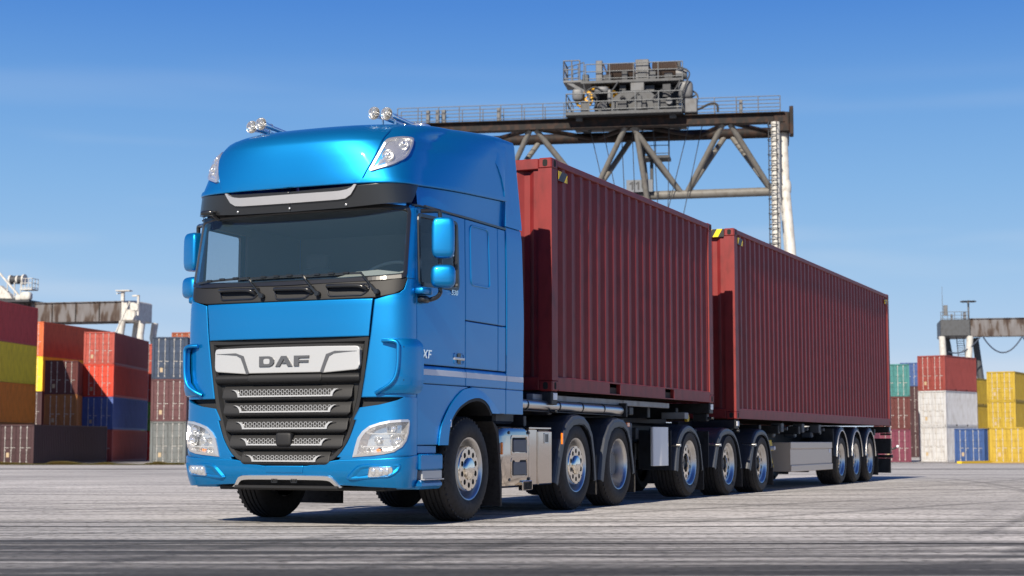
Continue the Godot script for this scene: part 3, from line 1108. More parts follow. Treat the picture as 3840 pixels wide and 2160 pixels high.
func fender(par: Node3D, s: float, zc: float, yc: float, path: Array, x0: float, x1: float, m: Material, lip: float, called := "fender") -> void:   # path of (z, y): the arch line
	var st := ns()
	var P := []
	for v in path:
		P.append(Vector2(v.x, v.y))
	var c := Vector2(zc, yc)
	for i in P.size() - 1:
		var a: Vector2 = P[i]
		var b: Vector2 = P[i + 1]
		var am: Vector2 = (P[maxi(i - 1, 0)] - P[mini(i + 1, P.size() - 1)]).orthogonal().normalized()
		var bm: Vector2 = (P[i] - P[mini(i + 2, P.size() - 1)]).orthogonal().normalized()
		if am.dot(a - c) < 0.0:
			am = -am
		if bm.dot(b - c) < 0.0:
			bm = -bm
		var X := [[x0, 0.0], [x1 - .10, 0.0], [x1 - .04, -.006], [x1 - .012, -.022], [x1, -.05], [x1, -lip]]
		for k in X.size() - 1:
			var q := []
			for e in [[a, am, X[k]], [b, bm, X[k]], [b, bm, X[k + 1]], [a, am, X[k + 1]]]:
				var v: Vector2 = e[0] + e[1] * e[2][1]
				q.append(Vector3(s * e[2][0], v.y, v.x))
			var o2: Vector2 = am + bm
			quad(st, q[0], q[1], q[2], q[3], Vector3(s * (0.2 + k * .5), o2.y * (2.0 - k * .4), o2.x * (2.0 - k * .4)))
			# underside
			var dn := []
			for e in [[a, am, X[k]], [b, bm, X[k]], [b, bm, X[k + 1]], [a, am, X[k + 1]]]:
				var v: Vector2 = e[0] + e[1] * (e[2][1] - .012)
				dn.append(Vector3(s * (e[2][0] - (.01 if k > 2 else 0.0)), v.y, v.x))
			quad(st, dn[0], dn[1], dn[2], dn[3], Vector3(-s, -o2.y, -o2.x))
	put(st, called, m, par)

func arch_pts2(o: Array) -> Array:
	var c := []
	for i in o.size() - 1:
		for k in 3:
			c.append((o[i] as Vector2).cubic_interpolate(o[i + 1], o[maxi(i - 1, 0)], o[mini(i + 2, o.size() - 1)], k / 3.0))
	c.append(o[-1])
	return c

# ---------------------------------------------------------------- the tractor truck
func truck() -> void:
	wo = Vector3.ZERO
	var T := thing("tractor_truck", "bright metallic blue tractor truck with chrome horns on its high roof", "truck")
	var B: Material = M.blue_paint
	var st: SurfaceTool
	# ---- front panels
	st = ns()
	patch(st, CAB, 0, [[1.722, -.862, .862], [1.90, -.878, .878], [2.064, -.896, .896]], {"off": .004, "nu": 24})
	put(st, "hood_panel", B, T)
	for s in [1.0, -1.0]:
		st = ns()
		patch(st, CAB, 1, [[1.168, .352, 1.0], [1.72, .404, 1.0], [2.055, .431, 1.0]], {"s": s, "nu": 18, "bev": "LRB"})
		patch(st, CAB, 1, [[2.055, .431, 1.0], [2.085, .53, 1.0], [2.115, .66, 1.0], [2.15, .72, 1.0], [2.25, .765, 1.0]], {"s": s, "nu": 12, "bev": "LR", "step": .04})
		put(st, "corner_panel", B, T)
		st = ns()
		patch(st, CAB, 2, [[2.252, 3.322, 3.2], [2.6, 3.285, 3.185], [2.95, 3.215, 3.168]], {"s": s, "nu": 5})
		put(st, "windscreen_pillar", B, T)
		# air deflector with its open slot
		st = ns()
		var dz := [[1.195, .52, 1.0, -.030], [1.215, .47, 1.02, -.012], [1.26, .53, 1.045, 0.0], [1.33, .605, 1.05, .004], [1.45, .632, 1.05, .006], [1.60, .640, 1.05, .004], [1.645, .635, 1.045, 0.0], [1.672, .575, 1.03, -.012], [1.70, .56, 1.0, -.034]]
		patch(st, CAB, 1, dz, {"s": s, "off": .048, "nu": 12, "bev": "LRTB", "th": .03, "step": .03})
		put(st, "air_deflector", B, T)
		st = ns()
		var lip := []
		for q in [[.500, 1.676, .02], [.56, 1.676, .045], [.610, 1.670, .058], [.640, 1.645, .064], [.643, 1.58, .066], [.638, 1.45, .066], [.618, 1.35, .064], [.575, 1.285, .058], [.50, 1.235, .040], [.449, 1.205, .012]]:
			lip.append(mir(on(CAB, 1, q[0], q[1], q[2]), s))
		tube(st, bez(lip, 4), .019, 8)
		put(st, "deflector_lip", B, T)
		st = ns()
		for yy in [1.32, 1.42, 1.52, 1.62]:
			bar(st, mir(on(CAB, 1, .66, yy, .0), s), mir(on(CAB, 1, .70, yy, .05), s), .012, .012)
		put(st, "deflector_vanes", M.black_plastic, T)
	st = ns()
	for s in [1.0, -1.0]:
		patch(st, CAB, 1, [[0.0, 2.070, 2.224], [.2, 2.070, 2.228], [.43, 2.074, 2.242], [.60, 2.104, 2.258], [.70, 2.150, 2.264], [.758, 2.236, 2.270]], {"cols": true, "s": s, "off": -.004, "bev": "LR", "nu": 5})
	put(st, "wiper_panel", M.black_plastic, T)
	for h in [[-.765, 2.100, -.305, 2.206], [-.148, 2.086, .264, 2.196], [.415, 2.096, .855, 2.204]]:
		st = ns()
		var ho := rounded([Vector2(h[0] + .03, h[1]), Vector2(h[2] - .06, h[1]), Vector2(h[2], (h[1] + h[3]) * .5), Vector2(h[2] - .01, h[3]), Vector2(h[0], h[3])], .035, 4)
		loops(st, CAB, 0, [[miter(ho, -.008), -.004], [ho, .008], [miter(ho, .010), .007], [miter(ho, .018), -.030]])
		fan(st, CAB, 0, miter(ho, .016), -.012)
		var hp := []
		for q in [[.02, -.016, -.01], [.03, -.020, .034], [.10, -.024, .046], [.22, -.026, .046], [.34, -.03, .044], [.40, -.045, .036], [.42, -.06, -.01]]:
			hp.append(on(CAB, 0, h[0] + q[0], h[3] + q[1], q[2]))
		tube(st, bez(hp, 3), .019, 8)
		put(st, "grab_handle", M.black_smooth, T)
	# ---- windscreen, seal, wipers
	st = ns()
	patch(st, CAB, 1, [[-.72, 2.268, 2.90], [-.45, 2.244, 2.94], [0.0, 2.228, 2.945], [.45, 2.244, 2.94], [.72, 2.268, 2.90]], {"cols": true, "off": -.004, "bev": "", "th": 0.0, "nu": 10})
	put(st, "windscreen", M.glass, T)
	var wso := []
	for e in [[-.74, 2.256], [-.45, 2.232], [0.0, 2.217], [.45, 2.232], [.74, 2.256], [.735, 2.92], [.45, 2.955], [0.0, 2.96], [-.45, 2.955], [-.735, 2.92]]:
		wso.append(Vector2(e[0], e[1]))
	wso = rounded(wso, .07, 5)
	var wsi := insetq(wso, .035, 1.0)
	st = ns()
	loops(st, CAB, 1, [[insetq(wso, -.012, 1.0), -.02], [wso, .008], [wsi, .006], [insetq(wso, .05, 1.0), -.006]])
	put(st, "windscreen_seal", M.black_smooth, T)
	for e in [[-.26, -.44, -1.045, -.425], [.343, .157, -.41, .16], [.935, .765, .163, .77]]:
		st = ns()
		var p0 := on(CAB, 0, e[0], 2.12, .03)
		var p1 := on(CAB, 0, e[1], 2.302, .040)
		bar(st, p0, p1, .020, .012)
		bar(st, p0, p0.lerp(p1, .35), .034, .022)
		box(st, p0, Vector3(.05, .045, .03), .008)
		cyl(st, p0 + Vector3(0, 0, -.03), p0 + Vector3(0, 0, .02), .022)
		put(st, "wiper_arm", M.black_smooth, T)
		st = ns()
		var ps := []
		for k in 9:
			ps.append(on(CAB, 0, lerpf(e[2], e[3], k / 8.0), 2.300 - (.022 if e[2] < -.9 else .006) * pow(1.0 - k / 8.0, 2.0), .018))
		for k in 8:
			bar(st, ps[k], ps[k + 1], .012, .020)
		for k in [2, 4, 6]:
			box(st, ps[k] + Vector3(0, .006, .012), Vector3(.06, .020, .018), .004)
		put(st, "wiper_blade", M.black_smooth, T)
	# ---- grille
	var G := [[.548, .10], [.552, .30], [.576, .442], [.612, .525], [.666, .584], [.75, .645], [.818, .682], [.95, .727], [1.078, .767], [1.159, .785], [1.40, .824], [1.715, .862]]
	st = ns()
	var gr := []
	for g in G:
		gr.append([g[0], -g[1], g[1]])
	patch(st, CAB, 0, gr, {"off": -.050, "bev": "", "th": 0.0, "nu": 24})
	var outl := []
	for g in G:
		outl.append(Vector2(g[1], g[0]))
	for i in range(G.size() - 1, -1, -1):
		outl.append(Vector2(-G[i][1], G[i][0]))
	loops(st, CAB, 0, [[outl, -.006], [miter(outl, .035), -.012], [miter(outl, .06), -.05]])
	put(st, "grille_surround", M.black_plastic, T)
	var SL := [[1.181, 1.250, .595, .70], [1.037, 1.104, .572, .685], [.883, .950, .540, .655], [.733, .797, .490, .610], [.584, .643, .426, .475]]
	st = ns()
	patch(st, CAB, 0, [[1.300, -.76, .76, -.05], [1.312, -.775, .775, -.006], [1.345, -.78, .78, .012], [1.372, -.775, .775, .014], [1.392, -.76, .76, -.02]], {"bev": "LR", "nu": 20, "off": .004})
	patch(st, CAB, 0, [[1.32, -.37, .37, .012], [1.336, -.40, .40, .024], [1.372, -.40, .40, .024], [1.388, -.39, .39, .004]], {"bev": "LR", "nu": 12, "off": .004})
	put(st, "grille_brow", M.black_plastic, T)
	for e in SL:
		var yb: float = e[0]
		var yt: float = e[1]
		var hw: float = e[2]
		var bw: float = e[3]
		st = ns()
		patch(st, CAB, 0, [[yb - .044, -bw + .10, bw - .10, -.055], [yb - .034, -bw + .05, bw - .05, -.006], [yb - .018, -bw + .02, bw - .02, .008], [yb, -bw, bw, .008], [yt, -bw, bw, -.012], [yt + .045, -bw, bw, -.05]], {"bev": "LR", "nu": 22, "th": .05, "step": .03})
		put(st, "grille_slat", M.black_plastic, T)
		st = ns()
		var oa := []
		var ob := []
		var nn := 7
		for k in nn + 1:
			var f := float(k) / nn
			oa.append(Vector2(-hw + .085 * sin(f * PI / 2), lerpf(yt + .004, yb, 1.0 - cos(f * PI / 2))))
			ob.append(Vector2(-hw + .022 + .085 * sin(f * PI / 2), lerpf(yt + .002, yb + .013, 1.0 - cos(f * PI / 2))))
		for k in 9:
			var f := (k + 1) / 10.0
			oa.append(Vector2(lerpf(-hw + .085, hw - .085, f), yb))
			ob.append(Vector2(lerpf(-hw + .107, hw - .107, f), yb + .013))
		var mA := oa.slice(0, nn + 1)
		var mB := ob.slice(0, nn + 1)
		mA.reverse()
		mB.reverse()
		for v in mA:
			oa.append(Vector2(-v.x, v.y))
		for v in mB:
			ob.append(Vector2(-v.x, v.y))
		ribbon(st, CAB, 0, oa, ob, .012, .006)
		put(st, "grille_trim", M.silver_satin, T)
		st = ns()
		var cw := .050
		var rows := 3
		var rh := (yt - yb - .016) / rows
		var off := .002
		for r in rows + 1:
			var y := yb + .013 + r * rh
			var lim := hw - .02 - .085 * (1.0 - float(r) / rows) - .005
			var nc := int(lim / cw)
			for c in range(-nc, nc + 1):
				var xc := c * cw + (cw * .5 if r % 2 == 1 else 0.0)
				if absf(xc) + cw * .3 > lim:
					continue
				if e == SL[3] and absf(xc) < .085:
					continue
				bar(st, on(CAB, 0, xc - cw * .2, y, off), on(CAB, 0, xc + cw * .2, y, off), .005, .0036)
				if r < rows:
					for sg in [-1.0, 1.0]:
						bar(st, on(CAB, 0, xc + sg * cw * .2, y, off), on(CAB, 0, xc + sg * cw * .3, y + rh, off), .005, .0036)
		put(st, "grille_mesh", M.silver_satin, T)
	st = ns()
	blob(st, Vector3(0.005, .79, 3.50), Vector3(.085, .062, .045), .35)
	put(st, "radar_cover", M.black_plastic, T)
	# emblem plate with its lettering
	st = ns()
	patch(st, CAB, 0, [[-.782, 1.47, 1.60, -.004], [-.765, 1.428, 1.632], [-.74, 1.420, 1.636], [-.41, 1.396, 1.640], [-.385, 1.402, 1.640], [0.0, 1.402, 1.641], [.385, 1.402, 1.640], [.41, 1.396, 1.640], [.74, 1.420, 1.636], [.765, 1.428, 1.632], [.782, 1.47, 1.60, -.004]], {"cols": true, "off": .020, "th": .05, "nu": 5, "step": .05})
	var plate := put(st, "emblem_panel", M.silver_satin, T)
	for s in [1.0, -1.0]:
		st = ns()
		var A1 := [Vector2(.755, 1.588), Vector2(.62, 1.579), Vector2(.525, 1.570), Vector2(.478, 1.545), Vector2(.448, 1.480), Vector2(.418, 1.404)]
		var B1 := [Vector2(.755, 1.590), Vector2(.62, 1.592), Vector2(.535, 1.594), Vector2(.445, 1.565), Vector2(.412, 1.480), Vector2(.384, 1.408)]
		ribbon(st, CAB, 0, A1, B1, .004, .020, s)
		put(st, "emblem_stripe", M.dark_badge, plate)
	var Lz := Transform3D(Basis(), on(CAB, 0, 0, 1.46, .020) * Vector3(0, 1, 1))
	var letters := {"letter_d": [[Vector2(-.268, 0), Vector2(-.158, 0), Vector2(-.125, .012), Vector2(-.106, .036), Vector2(-.106, .062), Vector2(-.125, .086), Vector2(-.158, .098), Vector2(-.268, .098)]], "letter_a": [[Vector2(-.092, 0), Vector2(-.030, .098), Vector2(.028, .098), Vector2(.092, 0), Vector2(.042, 0), Vector2(.026, .026), Vector2(-.02, .026), Vector2(-.002, .048), Vector2(.010, .048), Vector2(-.0, .066), Vector2(-.044, 0)]], "letter_f": [[Vector2(.108, 0), Vector2(.162, 0), Vector2(.162, .034), Vector2(.262, .034), Vector2(.262, .056), Vector2(.162, .056), Vector2(.162, .074), Vector2(.270, .074), Vector2(.270, .098), Vector2(.108, .098)]]}
	for k in letters:
		st = ns()
		for pl in letters[k]:
			prism(st, pl, Lz, .014, .003)
		var l := put(st, k, M.dark_badge, plate)
		if k == "letter_d":
			st = ns()
			prism(st, rounded([Vector2(-.218, .024), Vector2(-.150, .024), Vector2(-.150, .074), Vector2(-.218, .074)], .02), Lz, .0165, .002)
			put(st, "letter_eye", M.silver_satin, plate)
	# ---- headlight panels and headlights
	var HL := [Vector2(.312, .628), Vector2(.324, .72), Vector2(.337, .80), Vector2(.362, .86), Vector2(.403, .908), Vector2(.475, .938), Vector2(.563, .957), Vector2(.68, .965), Vector2(.775, .967), Vector2(.800, .955), Vector2(.802, .92), Vector2(.788, .845), Vector2(.752, .775), Vector2(.700, .722), Vector2(.614, .676), Vector2(.52, .655), Vector2(.44, .645)]
	for s in [1.0, -1.0]:
		st = ns()
		var W := [[.602, .242, .245], [.612, .246, .42], [.6281, .250, .66], [.640, .253, .85], [.650, .257, 1.02]]
		patch(st, CAB, 1, [W[0], W[1], W[2]], {"s": s, "bev": "LB", "nu": 6, "off": .002})
		var up := []
		var up2 := []
		for y in [.6281, .640, .650, .68, .72, .76, .80, .86, .91, .94, .955, .9665]:
			var sp := spanq(HL, y)
			var inn := 0.0
			for i in G.size() - 1:
				if y >= G[i][0] and y <= G[i + 1][0]:
					inn = lerpf(G[i][1], G[i + 1][1], (y - G[i][0]) / (G[i + 1][0] - G[i][0]))
			var xn := inn / 1.205
			inn = 0.5 * xn / pow(1.0 - pow(xn, 3.6), 1.0 / 3.6) + .004
			up.append([y, inn, sp.x])
			up2.append([y, sp.y, .66 if y < .63 else (.85 if y < .645 else 1.02)])
		patch(st, CAB, 1, up, {"s": s, "bev": "L", "nu": 6, "off": .002, "step": .06})
		patch(st, CAB, 1, up2, {"s": s, "bev": "R", "nu": 8, "off": .002, "step": .06})
		patch(st, CAB, 1, [[.9665, .311, 1.02], [1.0, .319, 1.02], [1.075, .342, 1.02]], {"s": s, "bev": "LR", "nu": 16, "off": .002})
		patch(st, CAB, 1, [[1.075, .342, 1.02], [1.10, .47, 1.02], [1.14, .64, 1.02], [1.172, .74, 1.02]], {"s": s, "bev": "LRT", "nu": 12, "off": .002, "step": .03})
		put(st, "headlight_panel", B, T)
		var hl := Node3D.new()
		hl.name = "headlight"
		T.add_child(hl, true)
		st = ns()
		loops(st, CAB, 1, [[insetq(HL, -.004, 1.1), -.01], [HL, .012], [insetq(HL, .022, 1.1), .014], [insetq(HL, .026, 1.1), .0], [insetq(HL, .05, 1.1), -.075]], s)
		put(st, "bezel", M.silver_paint, hl)
		st = ns()
		fan(st, CAB, 1, insetq(HL, .045, 1.1), -.075, s)
		for q in [[.60, .885, .052], [.66, .785, .058], [.46, .78, .03], [.40, .69, .022], [.48, .69, .022]]:
			var c := mir(on(CAB, 1, q[0], q[1], -.07), s)
			var ax := (mir(skin_n(CAB, 1, q[0], q[1]), s) * .4 + Vector3(0, 0, 1)).normalized()
			var R: float = q[2]
			lathe(st, [Vector2(R * 1.1, .045), Vector2(R, .04), Vector2(R * .85, .02), Vector2(R * .55, .005), Vector2(.001, .0)], c, ax, 24)
		put(st, "reflector", M.lamp_bowl, hl)
		st = ns()
		for q in [[.60, .885, .026], [.66, .785, .030]]:
			var c := mir(on(CAB, 1, q[0], q[1], -.035), s)
			blob(st, c, Vector3(q[2], q[2], q[2] * .7), 1.0, Basis(), 16, 10)
		put(st, "lamp_bulb", M.silver_glass, hl)
		st = ns()
		patch(st, CAB, 1, [[.835, .40, .74], [.843, .40, .745]], {"s": s, "off": -.02, "bev": "", "th": .05, "nu": 8})
		patch(st, CAB, 1, [[.72, .36, .70], [.728, .37, .71]], {"s": s, "off": -.02, "bev": "", "th": .05, "nu": 8})
		put(st, "lamp_divider", M.silver_satin, hl)
		st = ns()
		patch(st, CAB, 1, [[.675, .445, .475], [.70, .445, .478]], {"s": s, "off": -.03, "bev": "LRTB", "th": .02, "nu": 2})
		put(st, "indicator", M.orange_lens, hl)
		st = ns()
		fan(st, CAB, 1, insetq(HL, .024, 1.1), .004, s, .012)
		put(st, "lens", M.clear_lens, hl)
	# ---- bumper, bar, fog lamps
	st = ns()
	for s in [1.0, -1.0]:
		patch(st, CAB, 1, [[0.0, .458, .545], [.10, .458, .545], [.10, .458, .546]], {"cols": true, "s": s, "bev": "LR", "nu": 4, "th": .04})
		patch(st, CAB, 1, [[.10, .458, .546], [.185, .456, .574], [.205, .450, .590], [.222, .42, .597], [.242, .372, .602]], {"cols": true, "s": s, "bev": "LR", "nu": 6, "th": .05, "step": .02})
		patch(st, CAB, 1, [[.242, .372, .602, 0.0], [.42, .362, .612, .012], [.66, .354, .627, .018], [.85, .348, .638, .014], [1.045, .345, .648, .004]], {"cols": true, "s": s, "bev": "LRT", "nu": 10, "th": .06, "step": .06})
	put(st, "bumper", B, T)
	st = ns()
	patch(st, CAB, 0, [[.482, -.196, .196], [.546, -.205, .205]], {"off": .010, "nu": 8})
	put(st, "towing_flap", B, T)
	st = ns()
	for s in [1.0, -1.0]:
		patch(st, CAB, 1, [[0.0, .33, .465], [.16, .33, .465], [.25, .33, .42]], {"cols": true, "s": s, "off": -.05, "bev": "", "th": 0.0, "nu": 3})
	span_box(st, Vector3(-.56, .335, 3.42), Vector3(.56, .365, 3.485), .008)
	put(st, "bumper_opening", M.black_plastic, T)
	st = ns()
	var pA := []
	var pB := []
	for q in [[-.585, .352], [-.555, .372], [-.525, .41], [-.50, .437], [-.46, .450], [-.40, .453], [-.2, .455], [0.0, .455]]:
		pA.append(Vector2(q[0], q[1] + .004))
	for q in [[-.545, .352], [-.525, .368], [-.50, .395], [-.478, .412], [-.45, .420], [-.40, .424], [-.2, .426], [0.0, .426]]:
		pB.append(Vector2(q[0], q[1]))
	for L in [pA, pB]:
		for i in range(L.size() - 2, -1, -1):
			L.append(Vector2(-L[i].x, L[i].y))
	ribbon(st, CAB, 0, pA, pB, .022, -.004)
	put(st, "bumper_trim", M.silver_paint, T)
	for x in [-.105, .105]:
		st = ns()
		cyl(st, on(CAB, 0, x, .415, -.02), on(CAB, 0, x, .415, .024), .018)
		frame2(st, rrect(-.034, -.02, .034, .02, .012), .008, Transform3D(Basis(), on(CAB, 0, x, .415, .012)), .012)
		put(st, "towing_eye", M.black_smooth, T)
	for s in [1.0, -1.0]:
		var FO := rounded([Vector2(.285, .430), Vector2(.345, .548), Vector2(.40, .560), Vector2(.69, .566), Vector2(.66, .500), Vector2(.58, .455)], .03, 3)
		st = ns()
		loops(st, CAB, 1, [[insetq(FO, -.012, 1.1), .008], [FO, .026], [insetq(FO, .012, 1.1), .026], [insetq(FO, .03, 1.1), .019]], s)
		put(st, "fog_lamp_surround", B, T)
		st = ns()
		fan(st, CAB, 1, insetq(FO, .028, 1.1), .018, s)
		put(st, "fog_lamp_recess", B, T)
		var FL := rounded([Vector2(.40, .448), Vector2(.41, .545), Vector2(.60, .548), Vector2(.615, .50), Vector2(.575, .456)], .02, 3)
		st = ns()
		loops(st, CAB, 1, [[FL, .018], [insetq(FL, .004, 1.1), .03]], s)
		fan(st, CAB, 1, insetq(FL, .006, 1.1), .022, s)
		for q in [.44, .50, .55]:
			blob(st, mir(on(CAB, 1, q, .50, .022), s), Vector3(.022, .032, .012), .8, Basis(), 12, 8)
		var fg := put(st, "fog_lamp", M.lamp_bowl, T)
		st = ns()
		fan(st, CAB, 1, insetq(FL, .003, 1.1), .032, s, .008)
		put(st, "lens", M.clear_lens, fg)
	# ---- black sheet added behind the slot under the cab, standing in for its shade
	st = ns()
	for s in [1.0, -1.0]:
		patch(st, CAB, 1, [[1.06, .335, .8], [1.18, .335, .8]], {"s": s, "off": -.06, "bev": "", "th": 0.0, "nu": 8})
	put(st, "gap_dark_sheet", M.black_matt, T)
	# ---- visor
	st = ns()
	for s in [1.0, -1.0]:
		patch(st, ROOF, 1, [[0.0, 2.912, 3.10], [.24, 2.918, 3.11], [.34, 2.928, 3.122], [.455, 2.940, 3.132], [.66, 2.952, 3.148], [.79, 2.960, 3.155], [.86, 3.03, 3.158], [.955, 3.145, 3.160]], {"cols": true, "s": s, "bev": "RB", "nu": 8, "th": .02, "off": .006})
	var va := []
	var vb := []
	for q in [[-.79, 2.96], [-.66, 2.952], [-.455, 2.94], [-.24, 2.918], [0.0, 2.912], [.24, 2.918], [.455, 2.94], [.66, 2.952], [.79, 2.96]]:
		va.append(on(ROOF, 1, q[0], q[1], .002))
		vb.append(on(CAB, 1, q[0] * .95, 2.955, .0))
	for i in va.size() - 1:
		quad(st, va[i], va[i + 1], vb[i + 1], vb[i], Vector3.DOWN)
	var visor := put(st, "sun_visor", M.black_smooth, T)
	st = ns()
	var vA := []
	var vB := []
	for q in [[-.715, 3.128, -.690, 3.128], [-.69, 3.085, -.665, 3.105], [-.655, 3.035, -.62, 3.086], [-.60, 3.003, -.55, 3.076], [-.52, 2.996, -.48, 3.074], [-.3, 2.994, -.3, 3.074], [0.0, 2.993, 0.0, 3.074]]:
		vA.append(Vector2(q[0], q[1]))
		vB.append(Vector2(q[2], q[3]))
	for L in [vA, vB]:
		for i in range(L.size() - 2, -1, -1):
			L.append(Vector2(-L[i].x, L[i].y))
	ribbon(st, ROOF, 0, vA, vB, .022, .004)
	put(st, "visor_trim", M.silver_paint, visor)
	for x in [-.58, .0, .60]:
		st = ns()
		blob(st, on(ROOF, 0, x, 2.946, .010), Vector3(.013, .013, .010), 1.0, Basis(), 10, 6)
		put(st, "marker_lamp", M.lamp_bowl, visor)
	st = ns()
	blob(st, Vector3(-.93, 2.955, 3.44), Vector3(.075, .026, .05), .6)
	cyl(st, Vector3(-.90, 2.95, 3.42), Vector3(-.86, 2.90, 3.36), .02)
	put(st, "antenna_pod", M.black_smooth, T)
	# ---- roof
	st = ns()
	var rr := []
	for v in [[2.84, 0], [2.96, 0], [3.13, 0]]:
		var r := row_of(ROOF, v[0])
		rr.append([v[0], .93, 1.0 + r[0] - r[1 + 1] - 1.29, -.012])
	for s in [1.0, -1.0]:
		st = ns()
		patch(st, ROOF, 1, rr, {"s": s, "bev": "", "nu": 14, "th": 0.0})
		put(st, "roof_side_lower", B, T)
		st = ns()
		var F := [[2.02, 3.775, 3.79], [1.84, 3.735, 3.825], [1.72, 3.69, 3.85], [1.60, 3.63, 3.865], [1.50, 3.555, 3.875], [1.41, 3.455, 3.88], [1.345, 3.33, 3.885], [1.322, 3.20, 3.888], [1.318, 2.972, 3.888], [1.20, 2.972, 3.892], [1.075, 2.972, 3.892], [1.055, 2.972, 3.84], [1.03, 2.972, 3.70], [.98, 2.972, 3.43], [.935, 2.972, 3.18], [.903, 2.972, 3.01]]
		var GP := []
		for f in F:
			var r := []
			var inw := clampf((f[0] - 1.05) * 20.0, 0.0, 1.0)
			var xs := lerpf(.0, -.10, smoothstep(1.45, 2.02, f[0]))
			for k in 9:
				r.append(Vector3(xs + lerpf(1.252, 1.232, k / 8.0 * (f[2] - 2.97) / .92), lerpf(f[1], f[2] - .05 * inw, k / 8.0), f[0]))
			for k in 4:
				var an := PI / 2 * (k + 1) / 4.0
				r.append(Vector3(xs + 1.182 + .05 * cos(an), f[2] - .05 * inw * (1.0 - sin(an)), f[0]))
			r.append(Vector3(xs + lerpf(1.16, .86, inw), f[2] + .075 * inw * smoothstep(2.02, 1.5, f[0]), f[0]))
			GP.append(r)
		for i in GP.size() - 1:
			for k in 13:
				var nn := []
				for e in [[i, k], [i + 1, k], [i + 1, k + 1], [i, k + 1]]:
					var i0: int = e[0]
					var k0: int = e[1]
					var g: Vector3 = (GP[mini(i0 + 1, GP.size() - 1)][k0] - GP[maxi(i0 - 1, 0)][k0]).cross(GP[i0][mini(k0 + 1, 13)] - GP[i0][maxi(k0 - 1, 0)]).normalized()
					nn.append(mir(g if g.dot(Vector3(1, 1, .2)) > 0.0 else -g, s))
				quadn(st, mir(GP[i][k], s), mir(GP[i + 1][k], s), mir(GP[i + 1][k + 1], s), mir(GP[i][k + 1], s), nn[0], nn[1], nn[2], nn[3])
		for i in 8:
			quad(st, mir(GP[i][0], s), mir(GP[i + 1][0], s), mir(GP[i + 1][0] - Vector3(.06, 0, 0), s), mir(GP[i][0] - Vector3(.06, 0, 0), s), Vector3(0, -.5, 1))
		for i in range(10, 15):
			quad(st, mir(GP[i][12], s), mir(GP[i + 1][12], s), mir(GP[i + 1][12] - Vector3(.04, 0, 0), s), mir(GP[i][12] - Vector3(.04, 0, 0), s), Vector3(0, .4, -1))
		span_box(st, Vector3(s * 1.12, 2.94, .925), Vector3(s * 1.236, 3.0, 1.29), .004)
		put(st, "roof_side_fairing", B, T)
	st = ns()
	for s in [1.0, -1.0]:
		var rows := []
		for v in [3.135, 3.172, 3.188, 3.20, 3.28, 3.36, 3.44, 3.50, 3.53, 3.56, 3.59, 3.62, 3.65, 3.675, 3.70, 3.72, 3.74, 3.753, 3.765, 3.772, 3.778, 3.781, 3.784, 3.7855, 3.787]:
			var r := row_of(ROOF, v)
			rows.append([v, 0.0, 1.0 + r[0] - r[2] - 1.29, .014 if v < 3.18 else 0.0])
		patch(st, ROOF, 1, rows, {"s": s, "bev": "B", "keep": true, "nu": 34, "th": .05, "off": .006, "step": .05})
	put(st, "roof", B, T)
	st = ns()
	patch(st, ROOF, 1, [[3.135, -.352, .352], [3.25, -.395, .395], [3.40, -.462, .462], [3.53, -.515, .515], [3.56, -.528, .528], [3.60, -.54, .54], [3.64, -.545, .545], [3.68, -.54, .54, -.008]], {"off": .020, "nu": 26, "th": .02, "bev": "LRB"})
	put(st, "roof_front_panel", B, T)
	var RL := rounded([Vector2(.399, 3.235), Vector2(.554, 3.562), Vector2(.675, 3.596), Vector2(.778, 3.598), Vector2(.782, 3.525), Vector2(.733, 3.392), Vector2(.597, 3.30)], .045, 3)
	for s in [1.0, -1.0]:
		var hl := Node3D.new()
		hl.name = "roof_lamp"
		T.add_child(hl, true)
		st = ns()
		loops(st, ROOF, 1, [[insetq(RL, -.004, 1.35), .0], [RL, .026], [insetq(RL, .022, 1.35), .028], [insetq(RL, .028, 1.35), .012]], s)
		put(st, "bezel", M.silver_paint, hl)
		st = ns()
		fan(st, ROOF, 1, insetq(RL, .024, 1.35), .010, s)
		for q in [[.685, 3.52, .058], [.565, 3.395, .055]]:
			var c := mir(on(ROOF, 1, q[0], q[1], .004), s)
			var ax := mir(skin_n(ROOF, 1, q[0], q[1]), s)
			var R: float = q[2]
			lathe(st, [Vector2(R * 1.1, .004), Vector2(R, .022), Vector2(R * .8, .008), Vector2(.001, .004)], c, (ax + Vector3(0, 0, .5)).normalized(), 24)
			blob(st, c + ax * .015, Vector3(R * .5, R * .5, R * .5), 1.0, Basis(), 16, 10)
		put(st, "reflector", M.lamp_bowl, hl)
		st = ns()
		fan(st, ROOF, 1, insetq(RL, .022, 1.35), .030, s, .012)
		put(st, "lens", M.clear_lens, hl)
	# ---- horns
	for e in [[-.745, 3.845, 2.99], [-.640, 3.868, 2.99], [.630, 3.868, 2.99], [.765, 3.852, 2.99]]:
		st = ns()
		var c := Vector3(e[0], e[1] + .018, e[2])
		lathe(st, [Vector2(.012, -.62), Vector2(.020, -.55), Vector2(.021, -.40), Vector2(.024, -.22), Vector2(.034, -.09), Vector2(.050, -.03), Vector2(.062, .0), Vector2(.064, .006), Vector2(.060, .004), Vector2(.048, -.024), Vector2(.032, -.07), Vector2(.022, -.2), Vector2(.001, -.25)], c, Vector3(0, .02, 1), 24)
		blob(st, c + Vector3(0, -.006, -.66), Vector3(.035, .035, .06), .7, Basis(), 14, 8)
		for k in [-.17, -.60]:
			cyl(st, c + Vector3(0, -.12, k), c + Vector3(0, 0, k), .011)
			lathe(st, [Vector2(.030, -.012), Vector2(.034, .0), Vector2(.030, .012)], c + Vector3(0, 0, k), Vector3(0, 0, 1), 16)
		put(st, "air_horn", M.horn_silver, T)
